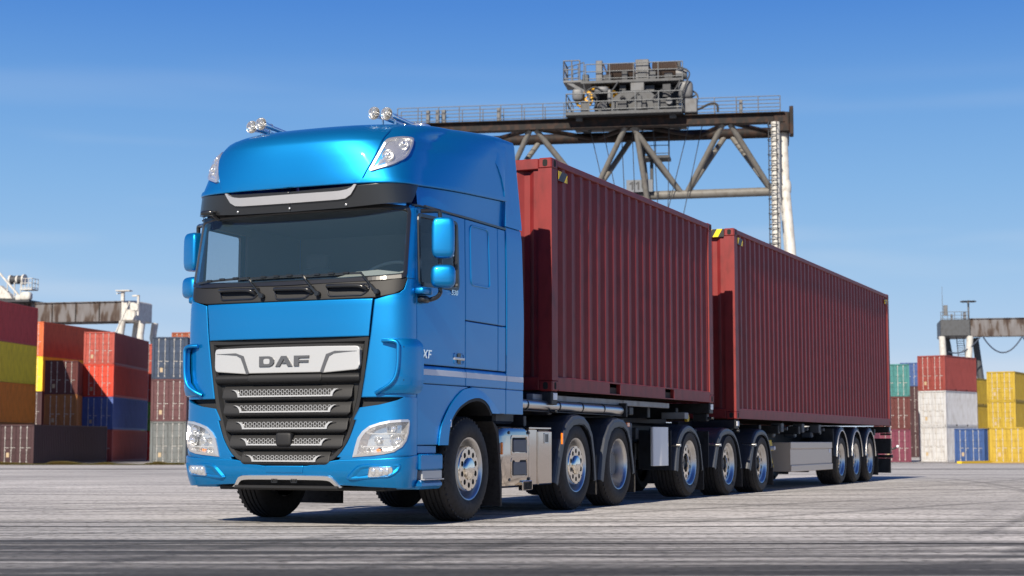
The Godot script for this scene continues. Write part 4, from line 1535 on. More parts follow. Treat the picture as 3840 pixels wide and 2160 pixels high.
	for s in [1.0, -1.0]:
		st = ns()
		blob(st, Vector3(s * .80, 3.86, 2.33), Vector3(.07, .03, .10), .5)
		put(st, "roof_marker_lamp", M.silver_glass, T)
	# ---- sides
	for s in [1.0, -1.0]:
		var o := {"s": s, "nu": 12, "th": .035}
		st = ns()
		patch(st, CAB, 2, [[1.478, 3.193, 2.252], [2.20, 3.193, 2.252]], {"s": s, "nu": 14, "bev": "LRB", "th": .035})
		patch(st, CAB, 2, [[2.20, 3.193, 3.13], [2.90, 3.168, 3.12]], {"s": s, "nu": 3, "bev": "L", "th": .035})
		patch(st, CAB, 2, [[2.20, 2.43, 2.252], [2.90, 2.43, 2.252]], {"s": s, "nu": 4, "bev": "R", "th": .035})
		patch(st, CAB, 2, [[2.87, 3.168, 2.252], [2.932, 3.165, 2.252]], {"s": s, "nu": 14, "bev": "LRT", "th": .035})
		var door := put(st, "door", B, T)
		var WO := rounded([Vector2(3.155, 2.195), Vector2(2.395, 2.205), Vector2(2.41, 2.885), Vector2(3.145, 2.882)], .07, 4)
		st = ns()
		loops(st, CAB, 2, [[WO, .0], [insetq(WO, .004, 1.0), .012], [insetq(WO, .036, 1.0), .012], [insetq(WO, .044, 1.0), -.02]], s)
		put(st, "window_seal", M.black_smooth, door)
		st = ns()
		patch(st, CAB, 2, [[2.225, 3.12, 2.425], [2.86, 3.11, 2.435]], {"s": s, "off": -.012, "bev": "", "th": 0.0})
		put(st, "window_pane", M.side_glass, door)
		st = ns()
		var HB := rrect(2.29, 1.505, 2.505, 1.612, .025)
		loops(st, CAB, 2, [[HB, .0], [insetq(HB, .004, 1.0), .006], [insetq(HB, .010, 1.0), .006], [insetq(HB, .016, 1.0), -.03]], s)
		put(st, "handle_bowl", B, door)
		st = ns()
		patch(st, CAB, 2, [[1.545, 2.505, 2.292], [1.572, 2.505, 2.292]], {"s": s, "off": .020, "bev": "LRTB", "th": .02, "nu": 3})
		put(st, "handle", M.silver_paint, door)
		st = ns()
		patch(st, CAB, 2, [[1.505, 2.43, 2.36], [1.612, 2.43, 2.36]], {"s": s, "off": .0065, "bev": "", "th": 0.0, "nu": 2})
		put(st, "handle_recess", M.black_smooth, door)
		st = ns()
		patch(st, CAB, 2, [[1.942, 2.243, 1.489], [2.932, 2.243, 1.489]], o)
		var sl := put(st, "sleeper_panel", B, T)
		var WS := rounded([Vector2(2.14, 2.285), Vector2(1.675, 2.285), Vector2(1.70, 2.895), Vector2(2.15, 2.895)], .07, 4)
		st = ns()
		loops(st, CAB, 2, [[WS, .0], [insetq(WS, .008, 1.0), .010], [insetq(WS, .018, 1.0), .010], [insetq(WS, .028, 1.0), -.004], [insetq(WS, .034, 1.0), .001]], s)
		put(st, "window_blank", B, sl)
		st = ns()
		patch(st, CAB, 2, [[1.478, 2.243, 1.489], [1.932, 2.243, 1.489]], o)
		put(st, "storage_hatch", B, T)
		st = ns()
		patch(st, CAB, 2, [[1.478, 1.480, 1.297], [1.932, 1.480, 1.297]], {"s": s, "nu": 4, "th": .035})
		patch(st, CAB, 2, [[1.942, 1.480, 1.297], [2.932, 1.480, 1.297]], {"s": s, "nu": 4, "th": .035, "bd": .008})
		put(st, "rear_corner_panel", B, T)
		st = ns()
		patch(st, CAB, 2, [[1.30, 1.287, .848, .003], [1.462, 1.287, .848, .003], [1.47, 1.287, .852, .006], [2.0, 1.287, .852, .012], [2.85, 1.287, .885, .012], [2.970, 1.287, .90, .004]], {"s": s, "nu": 8, "th": .04, "step": .2})
		put(st, "side_deflector", B, T)
		st = ns()
		span_box(st, Vector3(s * 1.23 - .015, 2.936, 1.30), Vector3(s * 1.23 + .015, 2.952, 3.10), .004)
		patch(st, CAB, 2, [[2.934, 3.2, 1.29], [2.955, 3.2, 1.29]], {"s": s, "off": .010, "bev": "", "th": .02})
		put(st, "drip_rail", M.black_smooth, T)
		# sill with the white stripe
		for seg in [[3.193, 2.252], [2.243, 1.297]]:
			st = ns()
			patch(st, CAB, 2, [[1.302, seg[0], seg[1]], [1.44, seg[0], seg[1], .004], [1.470, seg[0], seg[1], -.012]], {"s": s, "off": .002, "nu": 8})
			put(st, "sill_panel", B, T)
			st = ns()
			patch(st, CAB, 2, [[1.381, seg[0] - (.06 if seg[0] > 3 else 0.0), seg[1]], [1.434, seg[0] - (.06 if seg[0] > 3 else 0.0), seg[1]]], {"s": s, "off": .009, "nu": 6, "th": .006, "bw": .002, "bd": .001})
			put(st, "side_stripe", M.white_tape, T)
		st = ns()
		patch(st, CAB, 2, [[1.381, 1.284, .87], [1.434, 1.284, .87]], {"s": s, "off": .012, "nu": 4, "th": .008, "bw": .002, "bd": .001})
		put(st, "side_stripe", M.white_tape, T)
		# wheel arch
		st = ns()
		patch(st, CAB, 2, [[.738, 3.185, 2.80], [.953, 3.185, 2.735], [1.104, 3.185, 2.589], [1.227, 3.185, 2.396], [1.278, 3.185, 2.254], [1.297, 3.185, 2.15]], {"s": s, "nu": 8})
		put(st, "front_side_panel", B, T)
		var AO := []
		var AI := []
		for q in [[2.806, .735], [2.785, .84], [2.735, .953], [2.589, 1.104], [2.396, 1.227], [2.254, 1.276], [2.05, 1.285], [1.86, 1.25], [1.66, 1.17], [1.54, 1.10], [1.477, 1.047]]:
			AO.append(Vector2(q[0], q[1]))
		for q in [[2.66, .735], [2.635, .86], [2.588, .973], [2.46, 1.079], [2.33, 1.135], [2.20, 1.172], [2.018, 1.193], [1.87, 1.172], [1.77, 1.125], [1.716, 1.075], [1.685, 1.047]]:
			AI.append(Vector2(q[0], q[1]))
		AO = arch_pts2(AO)
		AI = arch_pts2(AI)
		st = ns()
		loops(st, CAB, 2, [[AO, .002], [AO, .016], [AI, .030], [AI, .012]], s, false)
		quad(st, mir(on(CAB, 2, 2.806, .735, .016), s), mir(on(CAB, 2, 2.66, .735, .03), s), mir(on(CAB, 2, 2.66, .735, -.02), s), mir(on(CAB, 2, 2.806, .735, -.02), s), Vector3.DOWN)
		put(st, "wheel_arch", B, T)
		st = ns()
		var AJ := []
		for v in AI:
			AJ.append(v + (Vector2(2.07, .6) - v).normalized() * .03)
		loops(st, CAB, 2, [[AI, .024], [AJ, .024], [AJ, -.10], [AJ, -.45]], s, false)
		put(st, "arch_liner", M.black_plastic, T)
		st = ns()
		patch(st, CAB, 2, [[1.047, 1.477, 1.297], [1.10, 1.54, 1.297], [1.17, 1.66, 1.297], [1.25, 1.86, 1.297], [1.285, 2.05, 1.297], [1.297, 2.15, 1.297]], {"s": s, "nu": 8})
		patch(st, CAB, 2, [[1.047, 1.287, .851], [1.297, 1.287, .851]], {"s": s, "nu": 4})
		put(st, "rear_side_panel", B, T)
		st = ns()
		box(st, Vector3(s * 1.258, .94, 2.60), Vector3(.02, .075, .035), .006)
		put(st, "side_marker", M.white_reflector, T)
		# steps
		st = ns()
		span_box(st, Vector3(s * .95, .655, 2.76), Vector3(s * 1.19, .737, 3.15), .01)
		span_box(st, Vector3(s * .95, .508, 2.70), Vector3(s * 1.232, .655, 3.16), .012)
		span_box(st, Vector3(s * .95, .334, 2.70), Vector3(s * 1.236, .418, 3.17), .03)
		put(st, "step_panel", B, T)
		st = ns()
		span_box(st, Vector3(s * .95, .425, 2.70), Vector3(s * 1.222, .506, 3.10), .006)
		span_box(st, Vector3(s * 1.0, .416, 2.695), Vector3(s * 1.243, .426, 3.10), .003)
		put(st, "step_tread", M.silver_satin, T)
	# ---- badges
	for s in [1.0]:
		for e in [["badge_model", "XF", 3.105, 2.945, 1.532, .078], ["badge_power", "530", 2.565, 2.43, 2.160, .048]]:
			var tm := TextMesh.new()
			tm.text = e[1]
			var f := SystemFont.new()
			f.font_names = PackedStringArray(["Droid Sans"])
			f.font_weight = 700
			tm.font = f
			tm.font_size = 64
			tm.pixel_size = e[5] / 46.0
			tm.depth = .012
			var zc: float = (e[2] + e[3]) * .5
			var p := on(CAB, 2, zc, e[4] + e[5] * .5, .004)
			var n := skin_n(CAB, 2, zc, e[4])
			var fx := Vector3.UP.cross(n).normalized()
			inst(tm, e[0], M.chrome, T, Transform3D(Basis(fx * 1.25, Vector3.UP + fx * .22, n), p))
	# ---- mirrors
	for s in [1.0, -1.0]:
		var mr := Node3D.new()
		mr.name = "mirror"
		T.add_child(mr, true)
		st = ns()
		blob(st, Vector3(s * 1.383, 2.645, 3.02), Vector3(.108, .192, .075), .42, Basis(Vector3.UP, s * .42))
		put(st, "upper_housing", B, mr)
		st = ns()
		blob(st, Vector3(s * 1.385, 2.288, 3.02), Vector3(.116, .108, .085), .55, Basis(Vector3.UP, s * .42))
		put(st, "lower_housing", B, mr)
		st = ns()
		for e in [[2.645, .165], [2.288, .085]]:
			box(st, Vector3(s * 1.362, e[0], 2.952), Vector3(.18, e[1] * 2, .012), .005, Basis(Vector3.UP, s * .42))
		put(st, "mirror_glass", M.chrome, mr)
		st = ns()
		tube(st, bez([Vector3(s * 1.20, 2.895, 3.12), Vector3(s * 1.27, 2.90, 3.06), Vector3(s * 1.33, 2.90, 3.02), Vector3(s * 1.345, 2.86, 3.01), Vector3(s * 1.345, 2.6, 3.0), Vector3(s * 1.345, 2.2, 3.0), Vector3(s * 1.345, 2.14, 3.0), Vector3(s * 1.32, 2.09, 3.04), Vector3(s * 1.24, 2.06, 3.10)], 5), .021, 10)
		blob(st, Vector3(s * 1.235, 2.07, 3.12), Vector3(.05, .035, .06), .6)
		put(st, "mirror_arm", M.black_smooth, mr)
		st = ns()
		blob(st, Vector3(s * 1.245, 2.145, 3.14), Vector3(.055, .036, .10), .45)
		put(st, "arm_cover", B, mr)
	# ---- inside of the cab and its back
	st = ns()
	span_box(st, Vector3(-1.19, 1.25, 1.30), Vector3(1.19, 1.33, 3.20), .0)
	put(st, "cab_floor", M.interior, T)
	st = ns()
	span_box(st, Vector3(-1.215, 1.05, 1.295), Vector3(1.215, 3.86, 1.335), .0)
	put(st, "cab_back", M.blue_flat, T)
	st = ns()
	span_box(st, Vector3(-1.16, 1.36, 1.345), Vector3(1.16, 2.96, 1.375), .0)
	span_box(st, Vector3(-1.16, 2.945, 1.38), Vector3(1.16, 2.965, 3.08), .0)
	for s in [1.0, -1.0]:
		span_box(st, Vector3(s * 1.165, 1.36, 1.38), Vector3(s * 1.19, 2.955, 2.40), .0)
		span_box(st, Vector3(s * 1.12, 2.86, 2.38), Vector3(s * 1.165, 2.955, 3.10), .0)
	put(st, "cab_lining", M.interior, T)
	st = ns()
	patch(st, CAB, 1, [[1.33, -.98, .98], [2.19, -.98, .98]], {"off": -.14, "bev": "", "th": 0.0, "nu": 20})
	patch(st, CAB, 1, [[.45, -.98, .98], [1.33, -.98, .98]], {"off": -.20, "bev": "", "th": 0.0, "nu": 20})
	put(st, "dark_inner_skin", M.black_matt, T)  # added black skin that keeps panel gaps dark and blocks light through the grille
	st = ns()
	var da := []
	for q in [[-.9, 2.27], [-.45, 2.30], [0.0, 2.305], [.25, 2.315], [.42, 2.36], [.62, 2.37], [.80, 2.34], [.9, 2.30]]:
		da.append([on(CAB, 1, q[0] * .78, 2.20, -.03), Vector3(q[0] * 1.2, q[1], 3.10), Vector3(q[0] * 1.2, q[1] - .02, 2.90), Vector3(q[0] * 1.2, 1.5, 2.86)])
	for i in da.size() - 1:
		for k in 3:
			quad(st, da[i][k], da[i + 1][k], da[i + 1][k + 1], da[i][k + 1], Vector3(0, 1, -.2))
	put(st, "dashboard", M.dash, T)
	for s in [1.0, -1.0]:
		st = ns()
		blob(st, Vector3(s * .62, 1.85, 2.25), Vector3(.26, .09, .26), .5)
		blob(st, Vector3(s * .62, 2.20, 1.98), Vector3(.25, .36, .08), .5, Basis(Vector3.RIGHT, -.15))
		blob(st, Vector3(s * .62, 2.62, 1.92), Vector3(.14, .09, .05), .6, Basis(Vector3.RIGHT, -.15))
		span_box(st, Vector3(s * .62 - .18, 1.34, 2.05), Vector3(s * .62 + .18, 1.78, 2.42), .02)
		put(st, "seat", M.interior, T)
	st = ns()
	var ringp := []
	for k in 28:
		var a := TAU * k / 28
		ringp.append(Vector3(.66, 2.36, 2.78) + Basis(Vector3.RIGHT, -.95) * Vector3(cos(a) * .235, sin(a) * .235, 0))
	tube(st, ringp, .016, 8, true)
	for a in [.3, PI - .3, -PI / 2]:
		bar(st, Vector3(.66, 2.33, 2.80), Vector3(.66, 2.36, 2.78) + Basis(Vector3.RIGHT, -.95) * Vector3(cos(a) * .23, sin(a) * .23, 0), .03, .015)
	put(st, "steering_wheel", M.dash, T)
	# ---- chassis behind the cab
	st = ns()
	for s in [1.0, -1.0]:
		span_box(st, Vector3(s * .38, .72, -2.9), Vector3(s * .46, 1.0, 3.1), .01)
	for z in [-2.7, -1.45, -.1, 1.1]:
		span_box(st, Vector3(-.40, .76, z - .05), Vector3(.40, .96, z + .05), .01)
	span_box(st, Vector3(-.9, .315, 1.0), Vector3(.9, .36, 3.22), .01)
	span_box(st, Vector3(-.45, .38, .9), Vector3(.45, .70, 3.0), .03)
	put(st, "chassis_frame", M.chassis, T)
	st = ns()
	lathe(st, [Vector2(.55, .0), Vector2(.56, .04), Vector2(.5, .06), Vector2(.001, .06)], Vector3(0, 1.02, -1.1), Vector3.UP, 28)
	span_box(st, Vector3(-.45, .98, -1.5), Vector3(.45, 1.03, -.7), .01)
	put(st, "fifth_wheel", M.chassis, T)
	for z in [2.07, -.746, -2.138]:
		st = ns()
		cyl(st, Vector3(-.9, .505, z), Vector3(.9, .505, z), .09)
		blob(st, Vector3(0, .5, z), Vector3(.25, .22, .22), .8)
		put(st, "axle", M.chassis, T)
	for s in [1.0, -1.0]:
		wheel(T, "front", Vector3(s * 1.19, .506, 2.07), s)
		wheel(T, "front", Vector3(s * 1.19, .506, -.745), s)
		wheel(T, "drive", Vector3(s * 1.19, .500, -2.138), s)
		fender(T, s, -.76, .50, [Vector2(-.02, .33), Vector2(-.10, .55), Vector2(-.22, .80), Vector2(-.40, .985), Vector2(-.58, 1.065), Vector2(-.76, 1.08), Vector2(-.94, 1.065), Vector2(-1.10, .99), Vector2(-1.22, .86), Vector2(-1.30, .60), Vector2(-1.335, .33)], .55, 1.238, M.grey_plastic, .105)
		fender(T, s, -2.09, .50, [Vector2(-1.42, .33), Vector2(-1.50, .60), Vector2(-1.60, .82), Vector2(-1.74, .97), Vector2(-1.90, 1.045), Vector2(-2.08, 1.062), Vector2(-2.26, 1.045), Vector2(-2.42, .97), Vector2(-2.54, .80), Vector2(-2.62, .55), Vector2(-2.66, .40)], .55, 1.238, M.grey_plastic, .105)
		st = ns()
		span_box(st, Vector3(s * .60, .155, -1.345), Vector3(s * 1.225, .62, -1.325), .004)
		put(st, "mud_flap", M.rubber, T)
		st = ns()
		span_box(st, Vector3(s * .60, .145, -2.68), Vector3(s * 1.225, .60, -2.66), .004)
		put(st, "mud_flap", M.rubber, T)
		st = ns()
		prism(st, [Vector2(1.50, .95), Vector2(1.42, .90), Vector2(1.33, .42), Vector2(1.335, .12), Vector2(1.365, .12), Vector2(1.40, .55), Vector2(1.47, .85), Vector2(1.56, .97)], side_xf(.62, s), .60, .004)
		put(st, "mud_flap", M.rubber, T)
	# side boxes: polished step cover, steel tool box, orange lamps
	st = ns()
	blob(st, Vector3(1.02, .61, .98), Vector3(.215, .318, .385), .30)
	var cover := put(st, "polished_step_cover", M.polished_steel, T)
	for y in [[.655, .81], [.42, .58]]:
		st = ns()
		frame2(st, rrect(.715, y[0] - .025, 1.14, y[1] + .025, .04), .02, side_xf(1.226, 1.0), .012)
		put(st, "step_rim", M.polished_steel, cover)
		st = ns()
		prism(st, rrect(.745, y[0], 1.11, y[1], .03), side_xf(1.224, 1.0), .010, .002)
		put(st, "step_hole", M.black_matt, cover)
		st = ns()
		prism(st, rrect(.755, y[0] + .006, 1.09, y[1] - .022, .02), side_xf(1.228, 1.0), .014, .004)
		put(st, "step_pad", M.pad_grey, cover)
	st = ns()
	for q in [[1.18, .86], [.67, .86], [1.17, .38], [.66, .38]]:
		cyl(st, Vector3(1.20, q[1], q[0]), Vector3(1.237, q[1], q[0]), .016)
	put(st, "cover_bolts", M.dark_badge, cover)
	st = ns()
	prism(st, rrect(.60, .262, .87, .362, .02), side_xf(1.20, 1.0), .045, .006)
	put(st, "exhaust_vent", M.polished_steel, cover)
	st = ns()
	for k in 6:
		box(st, Vector3(1.244, .312, .64 + k * .038), Vector3(.012, .085, .022), .003)
	put(st, "vent_slot", M.black_matt, cover)
	st = ns()
	span_box(st, Vector3(.70, .311, .39), Vector3(1.205, .90, .60), .008)
	span_box(st, Vector3(.70, .311, .01), Vector3(1.22, .885, .385), .012)
	span_box(st, Vector3(.68, .902, .02), Vector3(1.215, .922, .62), .004)
	var tool := put(st, "steel_tool_box", M.polished_steel, T)
	st = ns()
	frame2(st, rrect(.12, .75, .235, .86, .01), .012, side_xf(1.22, 1.0), .008)
	put(st, "latch_frame", M.aluminium, tool)
	st = ns()
	prism(st, rrect(.132, .762, .223, .848, .008), side_xf(1.2215, 1.0), .003, .0)
	put(st, "latch", M.black_smooth, tool)
	st = ns()
	span_box(st, Vector3(-1.2, .30, .2), Vector3(-.62, .92, 1.35), .05)
	put(st, "fuel_tank", M.aluminium, T)
	for q in [[-.245, .80, .062], [1.375, .70, .06]]:
		st = ns()
		box(st, Vector3(1.236, q[1], q[0]), Vector3(.022, .125, .035), .006)
		put(st, "side_lamp", M.orange_lens, T)
	st = ns()
	span_box(st, Vector3(.55, .93, .55), Vector3(1.15, 1.04, .62), .006)
	span_box(st, Vector3(-1.1, .95, .75), Vector3(1.1, 1.28, 1.25), .03)
	put(st, "rear_crossmember", M.chassis, T)
# ---------------------------------------------------------------- trailers
func arch_pts(a: Array) -> Array:
	var o := []
	for q in a:
		o.append(Vector2(q[0], q[1]))
	var c := []
	for i in o.size() - 1:
		for k in 3:
			c.append((o[i] as Vector2).cubic_interpolate(o[i + 1], o[maxi(i - 1, 0)], o[mini(i + 2, o.size() - 1)], k / 3.0))
	c.append(o[-1])
	return c

func link_trailer() -> void:
	wo = Vector3(0, -.03, -4.5)
	var T := thing("link_trailer", "dark link trailer with three axles under the short front container", "trailer", wo)
	var st := ns()
	for s in [1.0, -1.0]:
		span_box(st, Vector3(s * .42, 1.02, -6.0), Vector3(s * .52, 1.29, .45), .01)
	for z in [.3, -1.2, -2.6, -4.0, -5.2]:
		span_box(st, Vector3(-.95, 1.08, z - .05), Vector3(.95, 1.24, z + .05), .01)
	span_box(st, Vector3(-.42, .75, -9.4), Vector3(-.32, 1.0, -3.2), .01)
	span_box(st, Vector3(.32, .75, -9.4), Vector3(.42, 1.0, -3.2), .01)
	for z in [-3.4, -5.9, -7.8, -9.3]:
		span_box(st, Vector3(-1.0, .80, z - .05), Vector3(1.0, .95, z + .05), .01)
	put(st, "chassis_frame", M.chassis, T)
	for s in [1.0, -1.0]:
		for seg in [[.25, -2.58], [-2.60, -4.40]]:
			st = ns()
			span_box(st, Vector3(s * 1.02, 1.215, seg[1]), Vector3(s * 1.10, 1.285, seg[0]), .006)
			put(st, "side_rail", M.steel_grey, T)
		st = ns()
		cyl(st, Vector3(s * 1.12, 1.168, 1.15), Vector3(s * 1.12, 1.150, -2.41), .056, -1, 20)
		var pipe := put(st, "telescopic_tube", M.aluminium, T)
		st = ns()
		for z in [.55, -.35, -1.05, -1.75]:
			cyl(st, Vector3(s * 1.12, 1.16, z - .012), Vector3(s * 1.12, 1.16, z + .012), .061, -1, 20)
		for y in [1.215, 1.10]:
			cyl(st, Vector3(s * 1.15, y, 1.1), Vector3(s * 1.15, y - .015, -2.4), .007, -1, 6)
		put(st, "tube_band", M.chassis, pipe)
		st = ns()
		span_box(st, Vector3(s * 1.04, 1.07, -2.47), Vector3(s * 1.20, 1.24, -2.43), .006)
		span_box(st, Vector3(s * 1.06, 1.10, -2.80), Vector3(s * 1.16, 1.20, -2.66), .01)
		cyl(st, Vector3(s * 1.12, 1.15, -2.43), Vector3(s * 1.12, 1.15, -2.7), .022)
		put(st, "tube_bracket", M.chassis, T)
		for z in [-.09, -5.97]:
			st = ns()
			span_box(st, Vector3(s * .45, 1.17, z - .09), Vector3(s * 1.21, 1.315, z + .09), .01)
			span_box(st, Vector3(s * .95, 1.06, z - .05), Vector3(s * 1.16, 1.17, z + .05), .012)
			cyl(st, Vector3(s * 1.0, 1.10, z), Vector3(s * 1.24, 1.10, z), .02)
			put(st, "twist_lock_bracket", M.chassis, T)
			st = ns()
			box(st, Vector3(s * 1.217, 1.262, z), Vector3(.012, .075, .11), .003)
			put(st, "white_reflector", M.white_reflector, T)
		# fenders
		fender(T, s, -4.92, .45, arch_pts([[-4.30, .39], [-4.37, .66], [-4.48, .84], [-4.66, .96], [-4.90, 1.006], [-5.15, .96], [-5.36, .84], [-5.48, .66], [-5.555, .385]]), .74, 1.222, M.grey_plastic, .085)
		fender(T, s, -6.80, .42, arch_pts([[-6.05, .41], [-6.18, .68], [-6.30, .84], [-6.48, .94], [-6.76, .975], [-7.05, .94], [-7.28, .82], [-7.42, .64], [-7.52, .396]]), .74, 1.222, M.grey_plastic, .085)
		fender(T, s, -8.65, .40, arch_pts([[-7.90, .361], [-8.05, .64], [-8.18, .83], [-8.36, .935], [-8.62, .975], [-8.90, .94], [-9.10, .82], [-9.23, .62], [-9.305, .377]]), .74, 1.222, M.grey_plastic, .085)
		for z in [-4.40, -6.22, -6.28, -8.12, -8.18]:
			st = ns()
			cyl(st, Vector3(s * 1.05, .72, z), Vector3(s * 1.255, .72, z), .022, -1, 10)
			put(st, "fender_bolt", M.aluminium, T)
		for q in [[-5.60, .095], [-7.56, .09], [-9.38, .07]]:
			st = ns()
			span_box(st, Vector3(s * .76, q[1], q[0] - .01), Vector3(s * 1.20, .42, q[0] + .01), .003)
			put(st, "mud_flap", M.rubber, T)
		for z in [-4.28, -5.98]:
			st = ns()
			span_box(st, Vector3(s * .70, .40, z - .02), Vector3(s * 1.16, .92, z + .0), .006)
			put(st, "fender_shield", M.chassis, T)
		wheel(T, "trail", Vector3(s * 1.185, .482, -4.97), s)
		wheel(T, "trail", Vector3(s * 1.185, .444, -6.85), s)
		wheel(T, "trail", Vector3(s * 1.185, .424, -8.70), s)
	st = ns()
	prism(st, rounded([Vector2(1.10, -3.60), Vector2(1.15, -3.58), Vector2(1.20, -3.74), Vector2(1.20, -4.08), Vector2(1.10, -4.08)], .05, 4), Transform3D(Basis(Vector3(1, 0, 0), Vector3(0, 0, 1), Vector3(0, -1, 0)), Vector3(0, .958, 0)), .504, .004)
	put(st, "tube_box", M.tube_silver, T)
	for z in [-4.97, -6.85, -8.70]:
		st = ns()
		cyl(st, Vector3(-.8, .45, z), Vector3(.8, .45, z), .075)
		for s in [1.0, -1.0]:
			cyl(st, Vector3(s * .45, .50, z - .25), Vector3(s * .45, .80, z - .25), .13)
			span_box(st, Vector3(s * .40, .40, z - .35), Vector3(s * .50, .50, z + .5), .01)
		put(st, "axle", M.chassis, T)
	st = ns()
	box(st, Vector3(1.06, .985, -2.62), Vector3(.02, .05, .20), .004)
	put(st, "marker_reflector", M.white_reflector, T)
	st = ns()
	box(st, Vector3(1.07, .98, -2.83), Vector3(.03, .06, .10), .008)
	put(st, "side_lamp", M.orange_lens, T)
	st = ns()
	box(st, Vector3(1.08, .86, -6.02), Vector3(.02, .05, .07), .006)
	put(st, "side_lamp", M.orange_lens, T)
	st = ns()
	for k in 3:
		var pts := [Vector3(.35 + k * .07, 1.0, -1.9), Vector3(.5, .78 - k * .05, -2.3), Vector3(.62 + k * .04, .80, -2.75), Vector3(.55, 1.02, -3.15)]
		tube(st, bez(pts, 6), .013, 8)
	put(st, "air_hose", M.hose_green, T)
	st = ns()
	span_box(st, Vector3(.55, .62, -3.35), Vector3(.95, 1.02, -3.0), .02)
	cyl(st, Vector3(.92, .70, -2.95), Vector3(.92, 1.05, -2.95), .05)
	for q in [[-2.92, .94], [-2.95, .55]]:
		cyl(st, Vector3(.98, q[1], q[0]), Vector3(1.03, q[1] + .02, q[0]), .05)
	span_box(st, Vector3(.85, .35, -3.1), Vector3(.95, .62, -2.98), .02)
	put(st, "valve_block", M.steel_dark, T)
	st = ns()
	span_box(st, Vector3(.8, 1.08, -5.12), Vector3(1.14, 1.17, -4.95), .006)
	put(st, "reflector_plate", M.steel_grey, T)
	st = ns()
	cyl(st, Vector3(1.02, 1.10, -5.35), Vector3(1.06, 1.10, -5.35), .055, -1, 16)
	put(st, "yellow_tag", M.yellow_paint, T)
	st = ns()
	cyl(st, Vector3(0, .97, -7.0), Vector3(0, 1.03, -7.0), .5, -1, 24)
	put(st, "fifth_wheel", M.chassis, T)

